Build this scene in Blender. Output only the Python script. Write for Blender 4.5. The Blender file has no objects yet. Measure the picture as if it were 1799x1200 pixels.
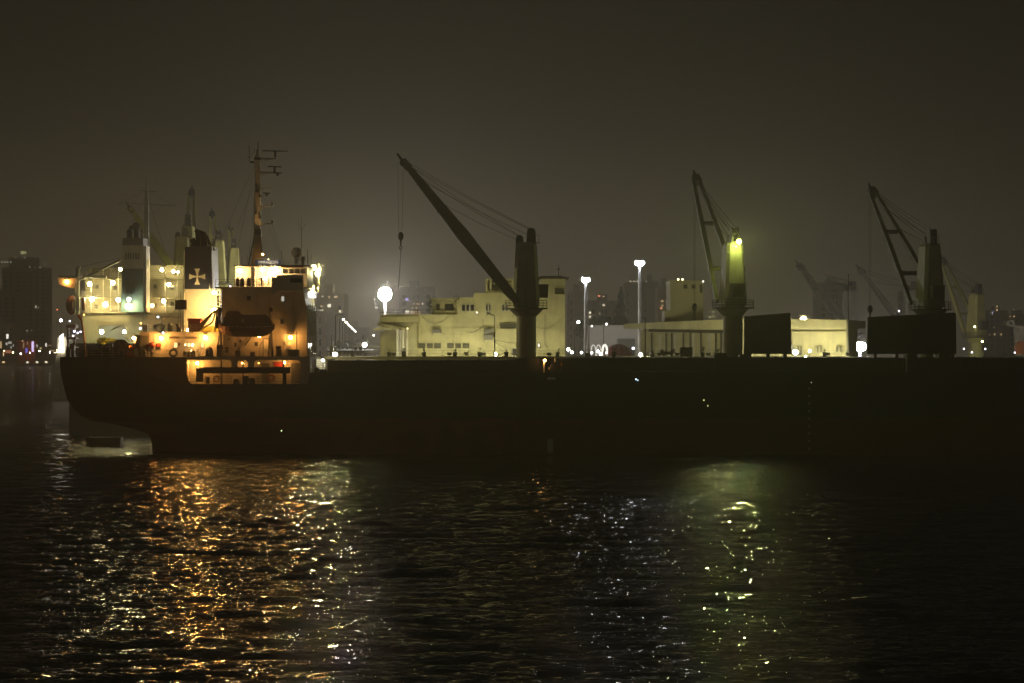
import bpy, bmesh, math, random
import numpy as np
from mathutils import Vector, Matrix
random.seed(7)
C = bpy.context.scene
COL = C.collection
F, CX, HY, CH = 5400.0, 900.0, 604.0, 16.3      # focal length in photo pixels, optical column, horizon row, eye height

# ------------------------------------------------------------------ camera, sky, exposure
cam_d = bpy.data.cameras.new('camera'); cam = bpy.data.objects.new('camera', cam_d); COL.objects.link(cam)
cam.location = (0, 0, CH); cam.rotation_euler = (math.radians(90), 0, 0)
cam_d.sensor_width = 36; cam_d.lens = F*36/1799; cam_d.shift_y = 4/1799
cam_d.clip_start = 1; cam_d.clip_end = 20000
C.camera = cam
w = bpy.data.worlds.new('World'); C.world = w; w.use_nodes = True
nt = w.node_tree; N = nt.nodes; L = nt.links
for n in list(N): N.remove(n)
out = N.new('ShaderNodeOutputWorld'); bg = N.new('ShaderNodeBackground'); L.new(bg.outputs[0], out.inputs[0])
tc = N.new('ShaderNodeTexCoord'); sep = N.new('ShaderNodeSeparateXYZ'); L.new(tc.outputs['Generated'], sep.inputs[0])
ramp = N.new('ShaderNodeValToRGB'); L.new(sep.outputs['Z'], ramp.inputs[0])      # night sky: city skyglow low down, dark overhead
cr = ramp.color_ramp; cr.interpolation = 'B_SPLINE'
cr.elements[0].position = 0.0; cr.elements[0].color = (0.185, 0.157, 0.098, 1)
cr.elements[1].position = 1.0; cr.elements[1].color = (0.010, 0.009, 0.006, 1)
for p, c in ((0.022, (0.14, 0.117, 0.069)), (0.042, (0.050, 0.041, 0.023)), (0.07, (0.0085, 0.007, 0.0038)), (0.115, (0.0008, 0.0007, 0.0004)), (0.16, (0.0025, 0.0022, 0.0014)), (0.4, (0.008, 0.007, 0.0046))):
    e = cr.elements.new(p); e.color = (*c, 1)
# the glow is strongest over the near quays and weaker towards the open side on the right
mr = N.new('ShaderNodeMapRange'); mr.inputs['From Min'].default_value = -0.02; mr.inputs['From Max'].default_value = 0.18
mr.inputs['To Min'].default_value = 1.0; mr.inputs['To Max'].default_value = 0.5; mr.interpolation_type = 'SMOOTHSTEP'
L.new(sep.outputs['X'], mr.inputs['Value'])
# the harbour side behind the viewer is lit too
mb_ = N.new('ShaderNodeMapRange'); mb_.inputs['From Min'].default_value = -.25; mb_.inputs['From Max'].default_value = -.9; mb_.inputs['To Min'].default_value = 1; mb_.inputs['To Max'].default_value = 1.2
L.new(sep.outputs['Y'], mb_.inputs['Value']); mm = N.new('ShaderNodeMath'); mm.operation = 'MULTIPLY'; L.new(mb_.outputs[0], mm.inputs[0]); L.new(mr.outputs[0], mm.inputs[1])
mx = N.new('ShaderNodeVectorMath'); mx.operation = 'SCALE'; L.new(ramp.outputs[0], mx.inputs[0]); L.new(mm.outputs[0], mx.inputs['Scale'])
L.new(mx.outputs[0], bg.inputs['Color']); bg.inputs['Strength'].default_value = 1.0
C.view_settings.view_transform = 'Standard'; C.view_settings.look = 'None'
C.view_settings.exposure = 0; C.view_settings.gamma = 1
cy = C.cycles
cy.use_denoising = True; cy.denoiser = 'OPENIMAGEDENOISE'; cy.use_adaptive_sampling = False; cy.sampling_pattern = 'BLUE_NOISE'; cy.denoising_prefilter = 'ACCURATE'
cy.max_bounces = 4; cy.diffuse_bounces = 2; cy.glossy_bounces = 2; cy.transmission_bounces = 1; cy.volume_bounces = 1
cy.transparent_max_bounces = 4; cy.caustics_reflective = False; cy.caustics_refractive = False
cy.sample_clamp_indirect = 3; cy.use_light_tree = True

# ------------------------------------------------------------------ helpers
def P(px, py, Y): return Vector(((px-CX)*Y/F, Y, CH-(py-HY)*Y/F))
def X(px, Y): return (px-CX)*Y/F
def Z(py, Y): return CH-(py-HY)*Y/F

class MB:
    def __init__(s): s.v = []; s.f = []; s.m = []; s.k = 0
    def mat(s, k): s.k = k; return s
    def add(s, vs, fs):
        b = len(s.v); s.v += [tuple(v) for v in vs]
        for f in fs: s.f.append(tuple(b+i for i in f)); s.m.append(s.k)
        return s
    def hexa(s, q):      # 8 corners: bottom ring 0-3, top ring 4-7
        return s.add(q, [(3,2,1,0),(4,5,6,7),(0,1,5,4),(1,2,6,5),(2,3,7,6),(3,0,4,7)])
    def box(s, x0, x1, y0, y1, z0, z1):
        x0, x1 = min(x0,x1), max(x0,x1); y0, y1 = min(y0,y1), max(y0,y1); z0, z1 = min(z0,z1), max(z0,z1)
        return s.hexa([(x0,y0,z0),(x1,y0,z0),(x1,y1,z0),(x0,y1,z0),(x0,y0,z1),(x1,y0,z1),(x1,y1,z1),(x0,y1,z1)])
    def pb(s, a, b, t, d, Y0, Y1):   # box given by photo columns a..b and rows t..d at its front face Y0
        return s.box(X(a,Y0), X(b,Y0), Y0, Y1, Z(d,Y0), Z(t,Y0))
    def prism(s, poly, y0, y1):      # polygon of (x, z), extruded along y
        n = len(poly)
        a = sum(poly[i][0]*poly[(i+1)%n][1]-poly[(i+1)%n][0]*poly[i][1] for i in range(n))
        if a < 0: poly = poly[::-1]
        vs = [(x,y0,z) for x,z in poly]+[(x,y1,z) for x,z in poly]
        return s.add(vs, [tuple(range(n)), tuple(range(2*n-1, n-1, -1))]+[(i, i+n, (i+1)%n+n, (i+1)%n) for i in range(n)])
    def pp(s, pts, Y0, Y1): return s.prism([(X(a,Y0), Z(b,Y0)) for a,b in pts], Y0, Y1)
    def cyl(s, p0, p1, r0, r1=None, n=10):
        p0, p1 = Vector(p0), Vector(p1); r1 = r0 if r1 is None else r1
        d = (p1-p0).normalized(); a = d.orthogonal().normalized(); b = d.cross(a)
        vs = []
        for p, r in ((p0,r0),(p1,r1)):
            for i in range(n):
                t = 2*math.pi*i/n; vs.append(p+(a*math.cos(t)+b*math.sin(t))*r)
        return s.add(vs, [(i,(i+1)%n,(i+1)%n+n,i+n) for i in range(n)]+[tuple(range(n-1,-1,-1)), tuple(range(n,2*n))])
    def tube(s, pts, r, n=5):
        for a, b in zip(pts[:-1], pts[1:]): s.cyl(a, b, r, r, n)
        return s
    def ball(s, c, r, seg=12, rings=8, sx=1, sy=1, sz=1):
        c = Vector(c); vs = [c+Vector((0,0,r*sz))]; fs = []
        for j in range(1, rings):
            p = math.pi*j/rings
            for i in range(seg):
                t = 2*math.pi*i/seg
                vs.append(c+Vector((r*sx*math.sin(p)*math.cos(t), r*sy*math.sin(p)*math.sin(t), r*sz*math.cos(p))))
        vs.append(c-Vector((0,0,r*sz))); last = len(vs)-1
        for i in range(seg):
            fs.append((0, 1+i, 1+(i+1)%seg)); fs.append((last, last-seg+(i+1)%seg, last-seg+i))
        for j in range(rings-2):
            for i in range(seg):
                a = 1+j*seg; fs.append((a+i, a+seg+i, a+seg+(i+1)%seg, a+(i+1)%seg))
        return s.add(vs, fs)
    def ring(s, c, R, r, axis='y', n=20, m=6):
        vs = []; fs = []
        for i in range(n):
            t = 2*math.pi*i/n
            for j in range(m):
                p = 2*math.pi*j/m; q = R+r*math.cos(p); h = r*math.sin(p)
                vs.append(Vector(c)+(Vector((q*math.cos(t), h, q*math.sin(t))) if axis == 'y' else Vector((q*math.cos(t), q*math.sin(t), h))))
        for i in range(n):
            for j in range(m): fs.append((i*m+j, ((i+1)%n)*m+j, ((i+1)%n)*m+(j+1)%m, i*m+(j+1)%m))
        return s.add(vs, fs)
    def beam(s, secs):   # secs: list of (centre, half-vector a, half-vector b)
        vs = []; fs = []
        for c, a, b in secs: vs += [c-a-b, c+a-b, c+a+b, c-a+b]
        for i in range(len(secs)-1):
            for j in range(4): fs.append((4*i+j, 4*i+(j+1)%4, 4*i+4+(j+1)%4, 4*i+4+j))
        e = 4*(len(secs)-1); fs += [(3,2,1,0), (e,e+1,e+2,e+3)]
        return s.add(vs, fs)
    def rail(s, pts, h, post=2.0, r=0.035, bars=3):   # railing along a polyline of (x,y,z) at deck level
        for a, b in zip(pts[:-1], pts[1:]):
            a, b = Vector(a), Vector(b); n = max(1, round((b-a).length/post))
            for i in range(n+1):
                p = a.lerp(b, i/n); s.cyl(p, p+Vector((0,0,h)), r, r, 4)
            for k in range(1, bars+1): s.cyl(a+Vector((0,0,h*k/bars)), b+Vector((0,0,h*k/bars)), r*.8, r*.8, 4)
        return s

ORG = {}
def org(o): return ORG.get(o, Vector((0,0,0))) if o is not None else Vector((0,0,0))
def meta(o, label=None, cat=None, group=None, kind=None):
    if label: o['label'] = label
    if cat: o['category'] = cat
    if group: o['group'] = group
    if kind: o['kind'] = kind
    return o
def empty(name, loc, parent=None, **k):
    o = bpy.data.objects.new(name, None); COL.objects.link(o); loc = Vector(loc); ORG[o] = loc
    o.empty_display_size = 0.5
    if parent is not None: o.parent = parent
    o.location = loc-org(parent)
    return meta(o, **k)
def split_parts(mb, pad=.06):      # groups of touching pieces, so that every separate piece becomes an object of its own
    par = list(range(len(mb.v)))
    def find(i):
        while par[i] != i: par[i] = par[par[i]]; i = par[i]
        return i
    for f in mb.f:
        for i in f[1:]: par[find(i)] = find(f[0])
    isl = {}
    for i in range(len(mb.v)): isl.setdefault(find(i), []).append(i)
    ks = list(isl); bb = [(np.array([mb.v[i] for i in isl[q]]).min(0)-pad, np.array([mb.v[i] for i in isl[q]]).max(0)+pad) for q in ks]
    g = list(range(len(ks)))
    def fg(i):
        while g[i] != i: i = g[i]
        return i
    for a in range(len(ks)):
        for b in range(a+1, len(ks)):
            if (bb[a][0] < bb[b][1]).all() and (bb[b][0] < bb[a][1]).all(): g[fg(b)] = fg(a)
    root = {ks[i]: fg(i) for i in range(len(ks))}; outp = {}
    for f, m in zip(mb.f, mb.m): outp.setdefault(root[find(f[0])], []).append((f, m))
    res = []
    for fl in outp.values():
        n = MB(); mp = {}
        for f, m in fl:
            for i in f:
                if i not in mp: mp[i] = len(n.v); n.v.append(mb.v[i])
            n.f.append(tuple(mp[i] for i in f)); n.m.append(m)
        res.append(n)
    return res
def build(name, mb, mats, parent=None, at=None, smooth=False, split=False, **k):
    if split:
        for q in split_parts(mb): build(name, q, mats, parent, **k)
        return
    o0 = Vector(at) if at is not None else (org(parent) if parent is not None else Vector(mb.v[0]))
    if parent is not None and at is None and len(mb.v): o0 = Vector(np.array(mb.v).mean(axis=0).tolist())
    me = bpy.data.meshes.new(name)
    me.from_pydata([(v[0]-o0.x, v[1]-o0.y, v[2]-o0.z) for v in mb.v], [], mb.f)
    if not isinstance(mats, (list, tuple)): mats = [mats]
    for m in mats: me.materials.append(m)
    me.polygons.foreach_set('material_index', [min(i, len(mats)-1) for i in mb.m])
    if smooth: me.polygons.foreach_set('use_smooth', [True]*len(mb.f))
    me.update()
    bm = bmesh.new(); bm.from_mesh(me); bmesh.ops.recalc_face_normals(bm, faces=bm.faces); bm.to_mesh(me); bm.free()
    o = bpy.data.objects.new(name, me); COL.objects.link(o)
    if parent is not None: o.parent = parent
    o.location = o0-org(parent); ORG[o] = o0
    return meta(o, **k)

# ------------------------------------------------------------------ materials
def paint(name, col, rough=.55, var=.25, streak=0.0, scol=(.12,.05,.02), scale=.6, metal=0.0, bump=0.0):
    m = bpy.data.materials.new(name); m.use_nodes = True
    t = m.node_tree; n = t.nodes; l = t.links; b = n['Principled BSDF']
    co = n.new('ShaderNodeTexCoord'); 
    no = n.new('ShaderNodeTexNoise'); no.inputs['Scale'].default_value = scale; no.inputs['Detail'].default_value = 6; no.inputs['Roughness'].default_value = .62
    l.new(co.outputs['Object'], no.inputs['Vector'])
    r = n.new('ShaderNodeMapRange'); r.inputs['From Min'].default_value = .3; r.inputs['From Max'].default_value = .7
    r.inputs['To Min'].default_value = 1-var; r.inputs['To Max'].default_value = 1+var*.4
    l.new(no.outputs['Fac'], r.inputs['Value'])
    sc = n.new('ShaderNodeVectorMath'); sc.operation = 'SCALE'; sc.inputs[0].default_value = col; l.new(r.outputs[0], sc.inputs['Scale'])
    src = sc.outputs[0]
    if streak:
        mp = n.new('ShaderNodeMapping'); mp.inputs['Scale'].default_value = (1.6, 1.6, .16); l.new(co.outputs['Object'], mp.inputs['Vector'])
        n2 = n.new('ShaderNodeTexNoise'); n2.inputs['Scale'].default_value = 1.0; n2.inputs['Detail'].default_value = 5; n2.inputs['Roughness'].default_value = .7
        l.new(mp.outputs[0], n2.inputs['Vector'])
        r2 = n.new('ShaderNodeMapRange'); r2.inputs['From Min'].default_value = .5; r2.inputs['From Max'].default_value = .72; r2.inputs['To Max'].default_value = streak
        l.new(n2.outputs['Fac'], r2.inputs['Value'])
        mix = n.new('ShaderNodeMix'); mix.data_type = 'RGBA'; l.new(r2.outputs[0], mix.inputs['Factor']); l.new(src, mix.inputs['A']); mix.inputs['B'].default_value = (*scol, 1)
        src = mix.outputs['Result']
    l.new(src, b.inputs['Base Color'])
    b.inputs['Roughness'].default_value = rough; b.inputs['Metallic'].default_value = metal
    if bump:
        bp = n.new('ShaderNodeBump'); bp.inputs['Distance'].default_value = bump; l.new(no.outputs['Fac'], bp.inputs['Height']); l.new(bp.outputs[0], b.inputs['Normal'])
    return m
_em = {}
def emit(col, s, sample=True):
    key = (col, s, sample)
    if key not in _em:
        m = bpy.data.materials.new('lamp_light'); m.use_nodes = True; t = m.node_tree
        for x in list(t.nodes): t.nodes.remove(x)
        o = t.nodes.new('ShaderNodeOutputMaterial'); e = t.nodes.new('ShaderNodeEmission')
        e.inputs[0].default_value = (*col, 1); e.inputs[1].default_value = s; t.links.new(e.outputs[0], o.inputs[0])
        m.cycles.emission_sampling = 'FRONT' if sample else 'NONE'
        _em[key] = m
    return _em[key]
ORANGE, WARM, YEL, GRN = (1,.42,.085), (1,.60,.22), (1,.80,.36), (.80,.95,.16)
WHITE, COOL = (1,.93,.80), (.86,.90,1.0)
M = dict(
 hull=paint('hull_navy', (.020,.021,.024), .5, .35, .35, (.035,.024,.016), .25),
 boot=paint('hull_antifouling', (.19,.035,.018), .6, .4, .4, (.03,.02,.015), .3),
 white=paint('ship_white', (.52,.485,.41), .5, .18, .45, (.34,.19,.09)),
 white2=paint('ship_white_clean', (.68,.65,.58), .5, .12, .15, (.4,.25,.12)),
 deck=paint('deck_green', (.05,.07,.05), .7, .4), steel=paint('dark_steel', (.035,.034,.032), .6, .4, .3),
 grey=paint('steel_grey', (.16,.16,.15), .55, .3, .3), cream2=paint('ship_cream', (.40,.38,.25), .55, .2, .35, (.2,.16,.08)), jib=paint('jib_dark', (.085,.078,.06), .6, .3, .3),
 navy=paint('funnel_navy', (.018,.030,.075), .45, .25),
 slate=paint('funnel_slate', (.13,.18,.20), .5, .2, .2), crane=paint('crane_buff', (.27,.265,.23), .55, .3, .5, (.13,.07,.035)),
 crane2=paint('crane_yellow', (.42,.40,.12), .55, .25, .3), cover=paint('hatch_cover', (.045,.040,.034), .65, .4, .4, (.06,.03,.015)),
 boat=paint('lifeboat_red', (.15,.035,.015), .5, .3, .2), red=paint('red_paint', (.45,.04,.02), .5, .2), orange=paint('orange_paint', (.55,.14,.02), .5, .2),
 rope=paint('wire_rope', (.03,.028,.025), .6, .2), black=paint('black_rubber', (.012,.012,.012), .7, .3), yellow=paint('yellow_paint', (.5,.34,.04), .5, .2),
 blue=paint('sign_blue', (.03,.06,.22), .4, .1), letter=paint('letter_white', (.8,.78,.7), .5, .05), dkletter=paint('letter_dark', (.04,.03,.03), .5, .05),
 wall=paint('cream_render', (.56,.52,.305), .8, .28, .5, (.28,.24,.14), .35, bump=.02), wall2=paint('olive_render', (.36,.33,.19), .8, .2, .2, (.2,.18,.1), .35),
 conc=paint('concrete', (.30,.27,.19), .85, .3, .3, (.15,.13,.09), .5), glassd=paint('dark_glass', (.03,.03,.03), .15, .2),
 shutter=paint('grey_shutter', (.045,.043,.036), .6, .25), frame=paint('window_frame_pale', (.5,.48,.42), .6, .1), roof=paint('roof_dark', (.08,.07,.06), .8, .3),
 asphalt=paint('asphalt', (.06,.058,.055), .85, .3, scale=.3), quay=paint('quay_concrete', (.22,.2,.17), .85, .3, scale=.3),
 tower=paint('tower_render', (.7,.64,.54), .8, .2, .1, (.2,.18,.15), .08), tower2=paint('tower_grey', (.58,.55,.50), .8, .2, .1, (.15,.14,.13), .08),
 leaf=paint('leaves', (.045,.065,.025), .6, .4, scale=3), bark=paint('bark', (.08,.06,.04), .8, .3), tent=paint('tent_red', (.42,.09,.07), .7, .15),
 pole=paint('galvanised_pole', (.42,.42,.42), .5, .15), tarp=paint('yellow_green_tarp', (.30,.34,.05), .6, .3), pale=paint('pale_panel', (.6,.58,.55), .6, .1),
)

# ------------------------------------------------------------------ water
def make_water():
    rng = np.random.default_rng(3)
    d = [30.0]
    while d[-1] < 120: d.append(d[-1]*1.02)
    while d[-1] < 500: d.append(d[-1]*1.0019)
    while d[-1] < 1800: d.append(d[-1]*1.006)
    while d[-1] < 2940: d.append(d[-1]*1.02)
    d = np.array(d)
    a = np.concatenate([-np.linspace(.42, .24, 8), np.linspace(-.235, .235, 640), np.linspace(.24, .46, 8)])
    ta = np.tan(a)
    D, T = np.meshgrid(d, ta, indexing='ij'); XX = D*T; YY = D.copy(); ZZ = np.zeros_like(XX)
    step = np.gradient(d)[:, None]
    env = .45+.55*(0.5+.5*np.sin(XX*.043+1.7*np.sin(YY*.021))*np.sin(YY*.037+XX*.013+.8))    # patches of calmer and rougher water
    for i in range(70):
        lam = 0.9*(10.0/0.9)**rng.random(); th = math.radians(90+rng.normal(0, 34)); k = 2*math.pi/lam
        slope = .016 if lam > 4 else .026
        fade = np.clip(lam/(2.6*np.maximum(step, D*.00074))-.35, 0, 1)
        ph = rng.random()*6.283
        s = np.sin(k*(XX*math.cos(th)+YY*math.sin(th))+ph+.4*np.sin(.11*XX+ph*3))
        ZZ += slope/k*s*fade*(env if lam < 5 else 1)
    nr, nc = XX.shape
    co = np.stack([XX, YY, ZZ], -1).reshape(-1, 3)
    idx = np.arange(nr*nc).reshape(nr, nc)
    q = np.stack([idx[:-1,:-1], idx[:-1,1:], idx[1:,1:], idx[1:,:-1]], -1).reshape(-1, 4)
    me = bpy.data.meshes.new('water')
    me.vertices.add(len(co)); me.vertices.foreach_set('co', co.ravel())
    me.loops.add(q.size); me.loops.foreach_set('vertex_index', q.ravel())
    me.polygons.add(len(q)); me.polygons.foreach_set('loop_start', np.arange(0, q.size, 4)); me.polygons.foreach_set('loop_total', np.full(len(q), 4))
    me.polygons.foreach_set('use_smooth', np.ones(len(q), bool)); me.update(); me.validate()
    m = bpy.data.materials.new('sea_water'); m.use_nodes = True; t = m.node_tree; n = t.nodes; l = t.links; b = n['Principled BSDF']
    b.inputs['Base Color'].default_value = (.006,.007,.006,1);  b.inputs['IOR'].default_value = 1.33; b.inputs['Specular IOR Level'].default_value = .1
    c = n.new('ShaderNodeTexCoord')
    n1 = n.new('ShaderNodeTexNoise'); n1.inputs['Scale'].default_value = 2.2; n1.inputs['Detail'].default_value = 1.6; n1.inputs['Roughness'].default_value = .55
    mp = n.new('ShaderNodeMapping'); mp.inputs['Scale'].default_value = (.8, 1.2, 1); l.new(c.outputs['Object'], mp.inputs[0]); l.new(mp.outputs[0], n1.inputs['Vector'])
    b1 = n.new('ShaderNodeBump'); b1.inputs['Distance'].default_value = .2; b1.inputs['Strength'].default_value = 1; l.new(n1.outputs['Fac'], b1.inputs['Height'])
    l.new(b1.outputs[0], b.inputs['Normal'])
    sp = n.new('ShaderNodeSeparateXYZ'); l.new(c.outputs['Object'], sp.inputs[0]); rg = n.new('ShaderNodeMapRange')   # open water beyond the berth is choppier
    rg.inputs['From Min'].default_value = 550; rg.inputs['From Max'].default_value = 900; rg.inputs['To Min'].default_value = .028; rg.inputs['To Max'].default_value = .1
    l.new(sp.outputs['Y'], rg.inputs['Value']); 
    b.inputs['Specular IOR Level'].default_value = 0; b.inputs['Roughness'].default_value = .6     # dark body under a mirror weakened to dim the reflections
    gl = n.new('ShaderNodeBsdfGlossy'); gl.inputs['Color'].default_value = (.85,.85,.85,1); l.new(rg.outputs[0], gl.inputs['Roughness']); l.new(b1.outputs[0], gl.inputs['Normal'])
    fr = n.new('ShaderNodeFresnel'); fr.inputs['IOR'].default_value = 1.33; l.new(b1.outputs[0], fr.inputs['Normal'])
    fm = n.new('ShaderNodeMath'); fm.operation = 'MULTIPLY'; fm.inputs[1].default_value = .66; l.new(fr.outputs[0], fm.inputs[0])
    ms = n.new('ShaderNodeMixShader'); l.new(fm.outputs[0], ms.inputs[0]); l.new(b.outputs[0], ms.inputs[1]); l.new(gl.outputs[0], ms.inputs[2]); l.new(ms.outputs[0], n['Material Output'].inputs['Surface'])
    me.materials.append(m)
    o = bpy.data.objects.new('water', me); COL.objects.link(o); meta(o, kind='structure')
make_water()

# quay, shore, elevated road: the setting
mb = MB(); mb.box(-34, 700, 481, 1400, -3, 3.0); mb.box(-95, -34, 700, 1400, -3, 2.99)
build('quay', mb, M['quay'], at=(0,481,3), kind='structure')
mb = MB(); mb.box(-1200, 1500, 2350, 3000, -2, 1.6); build('far_shore', mb, M['quay'], at=(0,2350,1.6), kind='structure')
ZT = 14.25
mb = MB()
mb.box(X(566,488), X(1530,488), 488, 524, 13.35, ZT)
for i in range(24): mb.box(X(575,488)+i*3.7, X(575,488)+i*3.7+.5, 489, 489.5, 3.004, 13.35)
build('promenade_terrace', mb, M['conc'], at=(0,488,3), kind='structure')
mb = MB(); q = []
mb.add([(X(572,518),524.01,14.9),(X(640,518),524.01,14.9),(-52,1380,15.4),(-84,1380,15.4),(X(572,518),524.01,15.1),(X(640,518),524.01,15.1),(-52,1380,15.6),(-84,1380,15.6)],
       [(3,2,1,0),(4,5,6,7),(0,1,5,4),(1,2,6,5),(2,3,7,6),(3,0,4,7)])
build('elevated_road', mb, M['asphalt'], at=(-30,524,15), kind='structure')

# ------------------------------------------------------------------ lamps
M['bulb'] = paint('bulb_glass', (.8,.8,.75), .3, .05)
def point(parent, p, r, e, col):       # a lamp's light: radius r, radiance e
    d = bpy.data.lights.new('lamp_light', 'POINT'); d.energy = e*4*math.pi**2*r*r; d.shadow_soft_size = r; d.use_soft_falloff = False; d.color = col
    o = bpy.data.objects.new('lamp_light', d); COL.objects.link(o); o.parent = parent; o.location = Vector(p)-org(parent); o.visible_camera = True
    return o
def lamp(parent, px, py, Y, r, e, col, name='lamp', kind='bulkhead', sz=None, **k):
    p = P(px, py, Y); mb = MB()
    mb.mat(0)
    if kind == 'bulkhead':
        mb.box(p.x-r*1.1, p.x+r*1.1, p.y-r*.3, p.y+r*2.2, p.z+r*1.25, p.z+r*1.6)
        mb.box(p.x-r*.25, p.x+r*.25, p.y+r*1.2, p.y+r*2.6, p.z-r*.2, p.z+r*1.25)
    elif kind == 'flood':
        mb.box(p.x-r*1.2, p.x+r*1.2, p.y+r*1.1, p.y+r*1.6, p.z-r*1.2, p.z+r*1.2)
        mb.box(p.x-r*.2, p.x+r*.2, p.y+r*1.1, p.y+r*1.4, p.z-r*2.4, p.z-r*1.2)
    mb.mat(1); mb.ball(p, r*.6, 8, 5)
    if e*r*r < 1.6: mb.mat(2); mb.ball(p, r, 8, 5); return build(name, mb, [M['grey'], M['bulb'], emit(col, min(e, 9), False)], parent, at=p, **k)
    o = build(name, mb, [M['grey'], M['bulb']], parent, at=p, **k); point(o, p, r, e, col); return o
def spot(parent, p, tgt, e, col, ang=30, r=.1):
    d = bpy.data.lights.new('spot_light', 'SPOT'); d.energy = e; d.color = col; d.spot_size = math.radians(ang); d.spot_blend = .4; d.shadow_soft_size = r
    o = bpy.data.objects.new('spot_light', d); COL.objects.link(o); o.parent = parent; p = Vector(p); o.location = p-org(parent); o.rotation_euler = (Vector(tgt)-p).to_track_quat('-Z', 'Y').to_euler()
    mb = MB(); dd = (Vector(tgt)-p).normalized(); mb.cyl(p-dd*.35, p-dd*.08, .12, .16, 10); build('spotlight_housing', mb, M['steel'], parent)
def textpart(name, s, size, px, py, Y, mat, parent, **k):
    cu = bpy.data.curves.new('t', 'FONT'); cu.body = s; cu.size = size; cu.extrude = .015; cu.align_x = 'CENTER'; cu.align_y = 'CENTER'; cu.offset = size*.02
    t = bpy.data.objects.new('t', cu); COL.objects.link(t)
    me = bpy.data.meshes.new_from_object(t.evaluated_get(bpy.context.evaluated_depsgraph_get()))
    bpy.data.objects.remove(t); me.materials.clear(); me.materials.append(mat)
    o = bpy.data.objects.new(name, me); COL.objects.link(o); o.parent = parent
    o.rotation_euler = (math.radians(90), 0, 0); o.location = P(px, py, Y)-org(parent)
    return meta(o, **k)

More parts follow.
